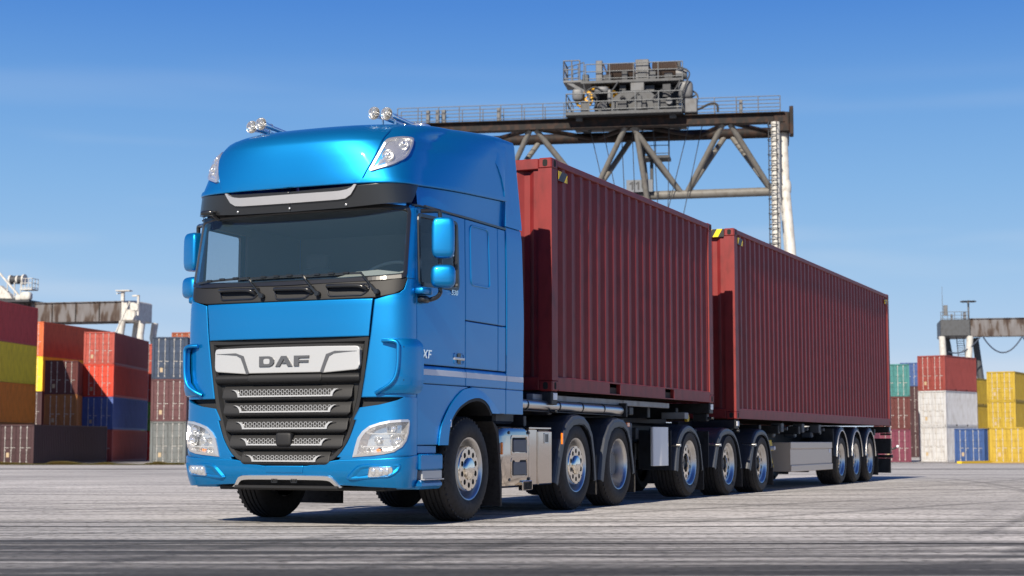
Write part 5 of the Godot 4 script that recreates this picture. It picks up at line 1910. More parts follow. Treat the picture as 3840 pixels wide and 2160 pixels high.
func semi_trailer() -> void:
	wo = Vector3(0, -.05, -13.0)
	var T := thing("semi_trailer", "dark three axle semi trailer with a grey side box under the long rear container", "trailer", wo)
	var st := ns()
	for s in [1.0, -1.0]:
		span_box(st, Vector3(s * .40, .98, -10.0), Vector3(s * .52, 1.075, -6.6), .01)
		span_box(st, Vector3(s * .40, .72, -19.3), Vector3(s * .52, 1.045, -9.8), .01)
	for z in [-7.4, -9.0, -10.2, -11.6, -13.2, -15.1, -16.5, -18.2]:
		span_box(st, Vector3(-1.1, .90, z - .06), Vector3(1.1, 1.04, z + .06), .01)
	put(st, "chassis_frame", M.chassis, T)
	for s in [1.0, -1.0]:
		for z in [-7.33, -19.3]:
			st = ns()
			span_box(st, Vector3(s * .5, .96, z - .09), Vector3(s * 1.2, 1.098, z + .09), .01)
			cyl(st, Vector3(s * 1.0, .93, z), Vector3(s * 1.23, .93, z), .022)
			put(st, "twist_lock_bracket", M.chassis, T)
			st = ns()
			box(st, Vector3(s * 1.21, 1.04, z), Vector3(.012, .07, .11), .003)
			put(st, "white_reflector", M.white_reflector, T)
		for z in [-10.3, -11.75, -13.0]:
			st = ns()
			span_box(st, Vector3(s * .95, .93, z - .10), Vector3(s * 1.13, 1.085, z + .06), .012)
			span_box(st, Vector3(s * .80, .84, z - .05), Vector3(s * 1.0, .95, z + .10), .02)
			cyl(st, Vector3(s * .98, .99, z - .18), Vector3(s * 1.17, .99, z - .18), .03)
			put(st, "lock_housing", M.steel_dark, T)
		for q in [[-13.96, 14.46], [-15.30, 15.80], [-16.64, 17.12]]:
			var zc: float = -q[1]
			var path := arch_pts([[zc + .52, .50], [zc + .47, .72], [zc + .33, .93], [zc + .16, 1.035], [zc - .02, 1.066], [zc - .20, 1.035], [zc - .38, .93], [zc - .55, .72], [zc - .62, .48]])
			fender(T, s, zc, .43, path, .74, 1.215, M.grey_plastic, .075)
			st = ns()
			var edge := []
			for v in path:
				edge.append(Vector3(s * 1.216, v.y + (.43 - v.y) * .13, v.x + (zc - v.x) * .13))
			tube(st, edge, .011, 6)
			put(st, "fender_edge", M.silver_paint, T)
			wheel(T, "trail", Vector3(s * 1.185, .43, zc), s)
		st = ns()
		span_box(st, Vector3(s * .74, .07, -18.03), Vector3(s * 1.19, .60, -18.01), .003)
		put(st, "mud_flap", M.rubber, T)
		st = ns()
		span_box(st, Vector3(s * .62, .505, -19.40), Vector3(s * 1.22, .84, -19.34), .01)
		span_box(st, Vector3(s * .62, .09, -19.40), Vector3(s * 1.20, .41, -19.36), .006)
		put(st, "rear_lamp_carrier", M.chassis, T)
		st = ns()
		tube(st, [Vector3(s * 1.20, .60, -19.38), Vector3(s * 1.28, .62, -19.40), Vector3(s * 1.34, .66, -19.40)], .018, 8)
		put(st, "lamp_stalk", M.chassis, T)
		st = ns()
		blob(st, Vector3(s * 1.35, .665, -19.40), Vector3(.03, .032, .035), .8, Basis(), 12, 8)
		put(st, "outline_lamp", M.white_reflector, T)
	st = ns()
	span_box(st, Vector3(-1.23, .415, -19.52), Vector3(1.23, .485, -19.44), .012)
	put(st, "underrun_bar", M.chassis, T)
	st = ns()
	span_box(st, Vector3(.74, .262, -13.74), Vector3(1.165, .76, -10.64), .01)
	var sb := put(st, "side_box", M.brushed_aluminium, T)
	for q in [[.648, .762, 1.186], [.375, .640, 1.176], [.258, .368, 1.190]]:
		st = ns()
		span_box(st, Vector3(1.15, q[0], -13.75), Vector3(q[2], q[1], -10.635), .006)
		put(st, "side_plank", M.brushed_aluminium, sb)
	st = ns()
	box(st, Vector3(1.18, .60, -13.55), Vector3(.012, .07, .09), .002)
	put(st, "white_label", M.white_reflector, sb)
	for z in [-14.46, -15.80, -17.12]:
		st = ns()
		cyl(st, Vector3(-.8, .43, z), Vector3(.8, .43, z), .075)
		for s in [1.0, -1.0]:
			cyl(st, Vector3(s * .46, .50, z - .25), Vector3(s * .46, .76, z - .25), .13)
		put(st, "axle", M.chassis, T)
	st = ns()
	span_box(st, Vector3(.90, .72, -9.35), Vector3(.96, .98, -9.05), .01)
	put(st, "number_plate_board", M.steel_dark, T)
	st = ns()
	cyl(st, Vector3(.955, .90, -9.2), Vector3(.975, .90, -9.2), .075, -1, 18)
	put(st, "yellow_tag", M.yellow_paint, T)
	st = ns()
	prism(st, [Vector2(-9.55, .62), Vector2(-9.75, .80), Vector2(-9.95, .80), Vector2(-10.1, .62)], side_xf(.85, 1.0), .18, .01)
	prism(st, [Vector2(-9.55, .34), Vector2(-9.75, .52), Vector2(-9.95, .52), Vector2(-10.1, .34)], side_xf(.85, 1.0), .18, .01)
	put(st, "wheel_chock", M.yellow_paint, T)
	st = ns()
	cyl(st, Vector3(1.05, .665, -9.52), Vector3(1.20, .665, -9.52), .035)
	put(st, "side_lamp", M.white_reflector, T)
	st = ns()
	for s in [1.0, -1.0]:
		span_box(st, Vector3(s * .55, .28, -10.5), Vector3(s * .68, .95, -10.3), .01)
	span_box(st, Vector3(-.7, .35, -13.5), Vector3(.7, .75, -11.0), .03)
	put(st, "landing_leg", M.chassis, T)
	for s in [1.0, -1.0]:
		st = ns()
		span_box(st, Vector3(s * .74, .50, -13.87), Vector3(s * 1.19, 1.02, -13.84), .01)
		put(st, "fender_shield", M.chassis, T)

func trailer_containers() -> void:
	wo = Vector3.ZERO
	var a := thing("shipping_container", "short maroon container on the link trailer right behind the blue cab", "container", Vector3(0, 1.32, -3.029), PI)
	fill_container(a, 6.058, 2.591, M.maroon_paint)
	hazard(a, 6.058, 2.591, false)
	var b := thing("shipping_container", "long maroon container on the rear trailer with a striped top rail", "container", Vector3(0, 1.108, -13.326), PI)
	fill_container(b, 12.192, 2.896, M.maroon_paint)
	hazard(b, 12.192, 2.896, true)

func hazard(o: Node3D, L: float, H: float, front: bool) -> void:   # warning stripes; the container's front end is local -z, the visible side local -x
	var Z := -L * .5
	for e in ([[-1.0, Z + .19, 1.0], [-1.0, -Z - .19, -1.0]] if front else [[-1.0, Z + .19, 1.0]]):
		var st := ns()
		var xf := Transform3D(Basis(Vector3(0, 0, e[2]), Vector3.UP, Vector3(e[0], 0, 0)), Vector3(e[0] * 1.2205, H - .235, e[1]))
		prism(st, [Vector2(0, 0), Vector2(.26, 0), Vector2(.26, .11), Vector2(0, .11)], xf, .003, .0)
		var pl := put(st, "warning_sticker", M.tape_grey, o)
		st = ns()
		prism(st, [Vector2(0, .11), Vector2(0, .015), Vector2(.10, .11)], xf, .005, .0)
		prism(st, [Vector2(.18, 0), Vector2(.26, 0), Vector2(.26, .09)], xf, .005, .0)
		put(st, "yellow_stripe", M.yellow_tape, pl)
	if front:
		var st := ns()
		var xf := Transform3D(Basis(Vector3(-1, 0, 0), Vector3.UP, Vector3(0, 0, -1)), Vector3(1.06, H - .125, Z))
		prism(st, [Vector2(0, 0), Vector2(2.12, 0), Vector2(2.12, .12), Vector2(0, .12)], xf, .003, .0)
		var pl := put(st, "striped_top_rail", M.tape_black, o)
		st = ns()
		for k in 13:
			var x := .02 + k * .16
			prism(st, [Vector2(x, 0), Vector2(x + .085, 0), Vector2(x + .155, .12), Vector2(x + .07, .12)], xf, .005, .0)
		put(st, "yellow_stripe", M.yellow_tape, pl)

# ---------------------------------------------------------------- cranes
func railing(st: SurfaceTool, a: Vector3, b: Vector3, h := 1.0, pitch := 1.3, r := .03) -> void:
	var n := maxi(1, roundi((b - a).length() / pitch))
	for i in n + 1:
		var p := a.lerp(b, float(i) / n)
		cyl(st, p, p + Vector3(0, h, 0), r, -1, 6)
	for y in [h, h * .55, .12]:
		cyl(st, a + Vector3(0, y, 0), b + Vector3(0, y, 0), r * .85, -1, 6)

func main_crane() -> void:
	wo = Vector3.ZERO
	var A := yard(15.709, 93.0)
	var Bp := yard(-5.781, 96.5)
	var U := (Bp - A).normalized()
	var ang := atan2(U.z, -U.x)
	var g := gy(93.0)
	var C := thing("gantry_crane", "tall rusty gantry crane with tubular truss standing behind the truck", "crane", Vector3(A.x, g, A.z), ang)
	var P := func(s: float, h: float, d: float) -> Vector3: return Vector3(-s, h - g, -d)
	var st := ns()
	span_box(st, P.call(23.0, 19.56, .55), P.call(-.35, 20.05, 0.0), .02)
	span_box(st, P.call(23.0, 20.05, .75), P.call(-.35, 20.10, -.25), .0)
	span_box(st, P.call(23.0, 19.52, .65), P.call(-.35, 19.57, -.10), .0)
	put(st, "front_girder", M.rusty_brown, C)
	st = ns()
	cyl(st, P.call(23.0, 19.70, 4.2), P.call(-.2, 19.70, 4.2), .33, -1, 16)
	put(st, "rear_chord", M.rusty_brown, C)
	st = ns()
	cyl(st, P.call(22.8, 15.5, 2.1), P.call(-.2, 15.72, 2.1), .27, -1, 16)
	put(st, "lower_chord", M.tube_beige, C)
	for d in [[.25, 19.56, 1.0], [4.2, 19.55, 1.0]]:
		for q in [[20.4, 22.6], [20.2, 17.2], [14.85, 17.1], [14.5, 11.4], [9.06, 11.3], [8.66, 5.8], [3.26, 5.6], [2.87, .4]]:
			st = ns()
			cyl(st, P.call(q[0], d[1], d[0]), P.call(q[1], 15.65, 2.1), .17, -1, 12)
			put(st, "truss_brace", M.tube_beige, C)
	for d in [.3, 3.9]:
		st = ns()
		cyl(st, P.call(8.46, 19.6, d), P.call(7.9, 15.3, 2.1 + (d - 2.1) * .25), .17, -1, 12)
		put(st, "truss_post", M.tube_beige, C)
	for q in [[22.5, 18.5], [14.7, 18.3], [14.5, 11.4], [8.6, 11.2], [8.5, 5.0], [3.0, 4.8], [2.8, .3]]:
		st = ns()
		cyl(st, P.call(q[0], 19.66, .5), P.call(q[1], 19.66, 4.2), .14, -1, 10)
		put(st, "cross_brace", M.rusty_brown, C)
	st = ns()
	for d in [-.1, .9]:
		railing(st, P.call(23.0, 20.1, d), P.call(-.1, 20.1, d), .97, 1.32, .032)
	cyl(st, P.call(-.1, 21.05, -.1), P.call(-.1, 21.05, .9), .03, -1, 6)
	put(st, "railing", M.rail_grey, C)
	for q in [21.2, 20.6, 20.2, 16.8, 2.2]:
		st = ns()
		span_box(st, P.call(q + .1, 20.1, .6), P.call(q - .1, 21.0, .3), .02)
		put(st, "junction_box", M.crane_white, C)
	# right-hand legs
	st = ns()
	span_box(st, P.call(.30, 18.95, 5.0), P.call(-.62, 20.12, -.05), .04)
	span_box(st, P.call(-.62, 18.7, .6), P.call(-.85, 20.4, -.3), .03)
	put(st, "end_beam", M.rusty_brown, C)
	for d in [[.6, 0.0], [4.4, 0.0]]:
		st = ns()
		tube(st, [P.call(-.20, 19.1, d[0]), P.call(-.30, 15.7, d[0]), P.call(-.58, 11.8, d[0] + (d[0] - 2.5) * .35), P.call(-1.2, g + .8, d[0] + (d[0] - 2.5) * 1.6)], .30, 14)
		put(st, "leg", M.leg_white, C)
		st = ns()
		blob(st, P.call(-.32, 15.7, d[0]), Vector3(.36, .55, .36), .8)
		put(st, "leg_joint", M.leg_white, C)
		st = ns()
		tube(st, [P.call(23.2, 19.3, d[0]), P.call(23.5, 15.7, d[0]), P.call(24.2, g + .8, d[0] + (d[0] - 2.5) * 1.6)], .30, 14)
		put(st, "leg", M.leg_white, C)
	for s2 in [-1.2, 24.2]:
		st = ns()
		span_box(st, P.call(s2 + .5, g + .25, 8.5), P.call(s2 - .5, g + .95, -3.5), .06)
		for d in [-3.0, -1.6, 6.6, 8.0]:
			cyl(st, P.call(s2 + .18, g + .32, d), P.call(s2 - .18, g + .32, d), .32, -1, 20)
		put(st, "travel_bogie", M.crane_grey, C)
	st = ns()
	cyl(st, P.call(.20, 19.5, -.05), P.call(.32, g + 1.0, -.05), .27, -1, 14)
	put(st, "ladder_column", M.leg_white, C)
	st = ns()
	for k in 62:
		var h := 19.2 - k * .29
		cyl(st, P.call(.62, h, -.32), P.call(.12, h, -.32), .03, -1, 6)
		if k % 3 == 0:
			tube(st, [P.call(.60, h, -.30), P.call(.66, h, -.75), P.call(.35, h, -1.0), P.call(.05, h, -.75), P.call(.12, h, -.30)], .025, 5)
	for s2 in [.60, .14]:
		cyl(st, P.call(s2, 19.5, -.32), P.call(s2 + .05, g + 1.0, -.32), .035, -1, 6)
	put(st, "caged_ladder", M.crane_dark, C)
	st = ns()
	span_box(st, P.call(9.15, 15.80, 1.62), P.call(7.55, 16.55, 1.56), .01)
	for s2 in [8.9, 7.8]:
		cyl(st, P.call(s2, 15.6, 1.7), P.call(s2, 16.3, 1.7), .03, -1, 6)
	var sign_board := put(st, "number_sign", M.sign_grey, C)
	var tm := TextMesh.new()
	tm.text = "110"
	var f := SystemFont.new()
	f.font_names = PackedStringArray(["Droid Sans"])
	f.font_weight = 700
	tm.font = f
	tm.font_size = 48
	tm.pixel_size = .014
	tm.depth = .02
	inst(tm, "sign_number", M.crane_dark, sign_board, Transform3D(Basis(), P.call(8.45, 16.18, 1.55)))
	# ---- the trolley
	var K := thing("crane_trolley", "grey machinery trolley with rope drums riding on the gantry girder", "crane trolley", Vector3(A.x, g, A.z), ang)
	st = ns()
	span_box(st, P.call(12.55, 20.13, 4.6), P.call(5.6, 20.33, -.9), .02)
	span_box(st, P.call(12.0, 19.9, 4.6), P.call(11.6, 20.13, -.3), .02)
	span_box(st, P.call(6.4, 19.9, 4.6), P.call(6.0, 20.13, -.3), .02)
	put(st, "lower_deck", M.crane_grey, K)
	st = ns()
	railing(st, P.call(12.5, 20.33, -.85), P.call(5.62, 20.33, -.85), 1.1, 1.35, .04)
	railing(st, P.call(12.5, 20.33, -.85), P.call(12.5, 20.33, 2.5), 1.1, 1.2, .04)
	railing(st, P.call(5.62, 20.33, -.85), P.call(5.62, 20.33, .6), 1.1, 1.2, .04)
	put(st, "lower_railing", M.rail_light, K)
	st = ns()
	span_box(st, P.call(11.7, 22.15, 4.4), P.call(5.55, 22.33, -.3), .02)
	put(st, "upper_deck", M.crane_grey, K)
	st = ns()
	railing(st, P.call(11.4, 22.33, -.25), P.call(5.6, 22.33, -.25), 1.0, 1.45, .036)
	railing(st, P.call(12.7, 22.4, 1.2), P.call(11.5, 22.33, -.2), 1.15, .7, .036)
	put(st, "upper_railing", M.rail_light, K)
	st = ns()
	span_box(st, P.call(12.75, 22.25, 1.8), P.call(11.6, 22.40, -.3), .02)
	railing(st, P.call(12.72, 22.40, -.25), P.call(11.75, 22.40, -.25), 1.2, .5, .045)
	railing(st, P.call(12.72, 22.40, -.25), P.call(12.72, 22.40, 1.6), 1.2, .9, .045)
	bar(st, P.call(12.5, 22.3, -.2), P.call(11.5, 21.7, -.1), .12, .18)
	put(st, "side_gangway", M.crane_white, K)
	for e in [[10.15, 8.55], [7.45, 5.95]]:
		st = ns()
		cyl(st, P.call(e[0], 22.95, .9), P.call(e[1], 22.98, .9), .60, -1, 24)
		for k in 14:
			var s2 := lerpf(e[0] - .06, e[1] + .06, k / 13.0)
			lathe(st, [Vector2(.60, -.05), Vector2(.645, .0), Vector2(.60, .05)], P.call(s2, 22.98, .9), Vector3.RIGHT, 24)
		put(st, "rope_drum", M.rope_drum, K)
		for s2 in [e[0] + .05, e[1] - .05]:
			st = ns()
			cyl(st, P.call(s2 + .04, 22.92, .9), P.call(s2 - .04, 22.95, .9), .68, -1, 24)
			span_box(st, P.call(s2 + .1, 22.33, 1.2), P.call(s2 - .1, 22.9, .6), .02)
			put(st, "drum_stand", M.rope_drum, K)
	st = ns()
	span_box(st, P.call(8.42, 22.33, 1.0), P.call(7.62, 23.58, -.05), .03)
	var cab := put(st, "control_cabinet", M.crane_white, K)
	st = ns()
	span_box(st, P.call(8.30, 22.45, -.06), P.call(7.74, 22.85, -.09), .01)
	put(st, "cabinet_door", M.crane_grey, cab)
	st = ns()
	span_box(st, P.call(10.85, 22.33, .8), P.call(10.45, 23.70, .35), .03)
	put(st, "vent_duct", M.crane_white, K)
	st = ns()
	span_box(st, P.call(8.70, 21.55, .3), P.call(7.90, 22.20, -.25), .02)
	put(st, "centre_column", M.crane_white, K)
	st = ns()
	prism(st, [Vector2(-9.9, 20.33 - g), Vector2(-6.9, 20.33 - g), Vector2(-7.0, 21.1 - g), Vector2(-7.6, 21.65 - g), Vector2(-9.2, 21.65 - g), Vector2(-9.8, 21.2 - g)], Transform3D(Basis(), Vector3(0, 0, -.6)), .9, .03)
	put(st, "machine_housing", M.crane_grey, K)
	st = ns()
	span_box(st, P.call(11.0, 20.35, 3.9), P.call(5.9, 22.1, .95), .05)
	put(st, "machine_room", M.crane_dark, K)
	for s2 in [9.15, 8.0, 6.7]:
		st = ns()
		span_box(st, P.call(s2 + .30, 20.45, -.63), P.call(s2 - .25, 21.0, -.35), .02)
		put(st, "motor_grille", M.crane_dark, K)
	for e in [[11.55, 21.33, .2, 1.0, 0.0], [9.75, 21.2, .1, .15, 1.0]]:
		st = ns()
		var c: Vector3 = P.call(e[0], e[1], e[2])
		var ax := Vector3(e[4], 0, 1.0 - e[4] * .55).normalized()
		lathe(st, [Vector2(.42, -.05), Vector2(.56, -.06), Vector2(.58, .0), Vector2(.56, .06), Vector2(.42, .05), Vector2(.42, -.05)], c, ax, 28)
		for k in 3:
			var b := Basis(ax, TAU * k / 6.0)
			bar(st, c - b * Vector3(0, .46, 0), c + b * Vector3(0, .46, 0), .10, .05, ax)
		put(st, "rope_sheave", M.sheave_yellow, K)
	st = ns()
	lathe(st, [Vector2(.40, -.05), Vector2(.56, -.06), Vector2(.58, .0), Vector2(.56, .06), Vector2(.40, .05), Vector2(.40, -.05)], P.call(10.6, 22.0, .3), Vector3(0, 1, .35), 28)
	put(st, "rope_sheave", M.sheave_yellow, K)
	st = ns()
	lathe(st, [Vector2(.36, -.05), Vector2(.46, -.06), Vector2(.47, .0), Vector2(.46, .06), Vector2(.36, .05), Vector2(.36, -.05)], P.call(5.15, 21.2, .3), Vector3(0, 0, 1), 24)
	for k in 3:
		var b := Basis(Vector3(0, 0, 1), TAU * k / 6.0)
		bar(st, P.call(5.15, 21.2, .3) - b * Vector3(0, .40, 0), P.call(5.15, 21.2, .3) + b * Vector3(0, .40, 0), .09, .05, Vector3(0, 0, 1))
	put(st, "rope_sheave", M.crane_dark, K)
	for e in [[10.45, 21.75, -.1, .45, .22, .3], [9.95, 21.3, -.35, .12, .45, .15], [11.9, 21.55, .0, .34, .38, .25], [5.45, 21.65, .1, .45, .55, .35]]:
		st = ns()
		blob(st, P.call(e[0], e[1], e[2]), Vector3(e[3], e[4], e[5]), .55)
		put(st, "sheave_guard", M.crane_white, K)
	for e in [[6.0, 5.35, 22.62, .1, .1, .33], [6.4, 6.39, 20.85, -.5, -.75, .20], [10.6, 10.3, 20.75, -.2, -.6, .20]]:
		st = ns()
		cyl(st, P.call(e[0], e[2], e[3]), P.call(e[1], e[2], e[4]), e[5], -1, 20)
		put(st, "drive_motor", M.crane_white, K)
	st = ns()
	span_box(st, P.call(5.55, 20.2, .6), P.call(4.75, 21.05, -.3), .05)
	put(st, "gear_box", M.crane_white, K)
	for e in [[11.2, 20.35, -.3, .5, .7, 0], [10.2, 20.35, -.4, .45, .5, 1], [9.0, 21.65, .1, .4, .45, 1], [7.3, 21.65, .2, .6, .4, 0], [6.3, 21.2, -.2, .5, .8, 1], [6.9, 20.35, -.7, .4, .6, 0], [9.9, 22.33, .2, .5, .45, 1], [8.9, 22.33, .0, .35, .6, 1], [7.2, 22.33, .1, .4, .55, 0], [6.2, 22.33, .0, .5, .4, 1], [5.75, 22.33, .6, .35, 1.2, 1], [11.3, 22.33, .6, .4, .6, 0], [10.6, 21.3, .2, .7, .5, 1], [8.0, 20.35, -.75, .3, .9, 0]]:
		st = ns()
		span_box(st, P.call(e[0] + e[3], e[1], e[2] + .3), P.call(e[0], e[1] + e[4], e[2]), .03)
		put(st, "equipment_box", M.crane_dark if e[5] == 1 else M.crane_grey, K)
	for e in [[[11.4, 21.6], [10.8, 21.9], [10.0, 21.5], [9.4, 22.2]], [[7.4, 21.0], [6.8, 21.6], [6.2, 21.4], [5.7, 22.2]], [[9.4, 20.6], [9.2, 21.3], [8.8, 21.0], [8.2, 21.5]], [[10.9, 20.5], [10.7, 21.2], [11.3, 21.5], [11.5, 22.1]], [[5.8, 20.8], [5.4, 21.9], [5.2, 22.6], [5.9, 23.0]]]:
		st = ns()
		var cp := []
		for q in e:
			cp.append(P.call(q[0], q[1], -.45))
		tube(st, bez(cp, 5), .05, 6)
		put(st, "conduit", M.crane_dark, K)
	st = ns()
	tube(st, bez([P.call(5.2, 20.25, -.1), P.call(4.6, 20.45, -.1), P.call(4.0, 20.72, -.1), P.call(3.6, 20.65, -.1), P.call(3.55, 20.2, -.1)], 6), .07, 8)
	put(st, "power_cable", M.rubber, K)
	st = ns()
	span_box(st, P.call(8.2, 17.80, 2.7), P.call(6.5, 17.98, 1.3), .02)
	for s2 in [8.15, 6.55]:
		cyl(st, P.call(s2, 17.9, 1.4), P.call(s2, 19.9, 1.4), .05, -1, 6)
	railing(st, P.call(8.15, 17.98, 1.35), P.call(6.55, 17.98, 1.35), 1.1, .8, .03)
	span_box(st, P.call(7.75, 15.8, 2.2), P.call(7.55, 17.8, 2.0), .02)
	put(st, "hanging_platform", M.crane_dark, K)
	for q in [[11.35, 19.9, 9.9, 13.2], [10.56, 19.9, 9.3, 13.2], [9.41, 19.9, 9.2, 13.2], [8.75, 19.9, 8.6, 13.2], [7.48, 19.9, 7.2, 13.2], [6.5, 19.9, 6.7, 13.2], [5.21, 20.2, 7.05, 13.2], [4.49, 19.9, 6.0, 13.2]]:
		st = ns()
		cyl(st, P.call(q[0], q[1], 1.2), P.call(q[2], q[3], 1.8), .028, -1, 6)
		put(st, "hoist_rope", M.crane_dark, K)
	st = ns()
	span_box(st, P.call(10.2, 12.9, 3.0), P.call(5.6, 13.25, .6), .05)
	put(st, "spreader", M.crane_grey, K)

func left_crane() -> void:
	var A := yard(-52.06, 163.0)
	var Bp := yard(-39.0, 160.03)
	var U := (Bp - A).normalized()
	var ang := atan2(-U.z, U.x)
	var g := gy(163.0)
	var C := thing("gantry_crane", "pale gantry crane with a rusty box girder beyond the left container stacks", "crane", Vector3(A.x, g, A.z), ang)
	var P := func(s: float, h: float, d: float) -> Vector3: return Vector3(s, h - g, -d)
	for d in [0.0, 2.3]:
		var st := ns()
		span_box(st, P.call(-24.0, 12.80, d + 1.0), P.call(13.42, 14.74, d), .03)
		span_box(st, P.call(-24.0, 14.74, d + 1.15), P.call(13.42, 14.82, d - .15), .0)
		var gird := put(st, "box_girder", M.rusty_white, C)
		st = ns()
		for k in 9:
			span_box(st, P.call(-10.0 + k * 2.6, 12.82, d - .001), P.call(-9.9 + k * 2.6, 14.72, d - .06), .0)
		put(st, "girder_stiffener", M.rusty_brown, gird)
	var st := ns()
	span_box(st, P.call(13.42, 12.75, 3.4), P.call(15.0, 14.80, -.5), .12)
	put(st, "end_beam", M.leg_white, C)
	for q in [[13.3, -.2], [15.2, .3], [13.3, 3.0], [15.2, 3.2]]:
		st = ns()
		tube(st, [P.call(q[0] + .2, 12.8, q[1]), P.call(q[0], 11.3, q[1]), P.call(q[0] - .8 if q[0] < 14 else q[0] + 1.4, g + .8, q[1] + (-1.0 if q[1] < 2 else 1.5))], .34, 12)
		put(st, "leg", M.leg_white, C)
	for s2 in [-20.0, -22.0]:
		for d in [-.2, 3.0]:
			st = ns()
			cyl(st, P.call(s2, 12.8, d), P.call(s2 - 1.0, g + .8, d), .34, -1, 12)
			put(st, "leg", M.leg_white, C)
	for s2 in [12.5, 16.7, -20.5, -23.5]:
		st = ns()
		span_box(st, P.call(s2 - .5, g + .1, -2.5), P.call(s2 + .5, g + .95, 6.0), .06)
		put(st, "travel_bogie", M.crane_grey, C)
	st = ns()
	span_box(st, P.call(13.95, 14.7, -1.6), P.call(14.25, 15.65, -1.3), .02)
	span_box(st, P.call(13.5, 15.62, -1.9), P.call(15.0, 15.74, -1.2), .02)
	span_box(st, P.call(13.4, 15.4, -1.5), P.call(14.1, 15.5, -1.4), .0)
	span_box(st, P.call(15.65, 13.2, -1.5), P.call(15.85, 15.25, -1.3), .02)
	span_box(st, P.call(15.1, 15.1, -1.5), P.call(15.85, 15.25, -1.3), .02)
	span_box(st, P.call(15.1, 13.7, -1.6), P.call(15.8, 14.4, -.9), .02)
	bar(st, P.call(15.0, 14.6, -1.75), P.call(13.5, 11.4, -1.75), .12, .10)
	put(st, "trolley_stop", M.leg_white, C)
	var K := thing("crane_trolley", "white winch trolley on the rusty girder at the photo's left edge", "crane trolley", Vector3(A.x, g, A.z), ang)
	st = ns()
	span_box(st, P.call(-5.0, 14.85, 8.0), P.call(3.6, 15.05, -1.0), .03)
	span_box(st, P.call(-2.0, 15.05, .0), P.call(2.9, 15.30, -.8), .03)
	put(st, "trolley_deck", M.crane_dark, K)
	st = ns()
	prism(st, [Vector2(-1.5, 15.3 - g), Vector2(1.6, 15.2 - g), Vector2(1.3, 15.7 - g), Vector2(.2, 16.6 - g), Vector2(-1.5, 16.9 - g)], Transform3D(Basis(), Vector3(0, 0, .2)), .7, .04)
	blob(st, P.call(3.05, 15.45, -.6), Vector3(.6, .45, .4), .6)
	blob(st, P.call(2.3, 15.3, -.7), Vector3(.35, .3, .3), .6)
	put(st, "winch_housing", M.leg_white, K)
	st = ns()
	for e in [[.1, 17.9, -2.2, 15.3], [.1, 17.9, 2.5, 15.4], [.1, 17.9, -.4, 16.0]]:
		bar(st, P.call(e[0], e[1], -.9), P.call(e[2], e[3], -.9), .16, .16)
	put(st, "rope_frame", M.leg_white, K)
	st = ns()
	cyl(st, P.call(.7, 17.25, .3), P.call(2.2, 17.25, .3), .42, -1, 20)
	put(st, "rope_drum", M.crane_dark, K)
	for e in [[.75, .5], [1.55, .45], [2.25, .55]]:
		st = ns()
		cyl(st, P.call(e[0] - .09, 17.25, .3), P.call(e[0] + .09, 17.25, .3), e[1], -1, 20)
		put(st, "drum_flange", M.leg_white, K)
	st = ns()
	span_box(st, P.call(2.3, 16.1, .6), P.call(3.7, 16.22, -.7), .02)
	railing(st, P.call(2.5, 16.22, -.6), P.call(3.65, 16.22, -.6), 1.05, .4, .04)
	railing(st, P.call(3.65, 16.22, -.6), P.call(3.65, 16.22, .6), 1.05, .6, .04)
	for s2 in [.9, 1.7, 2.4]:
		cyl(st, P.call(s2, 15.1, -.6), P.call(s2, 16.9, -.6), .06, -1, 6)
	put(st, "service_platform", M.leg_white, K)

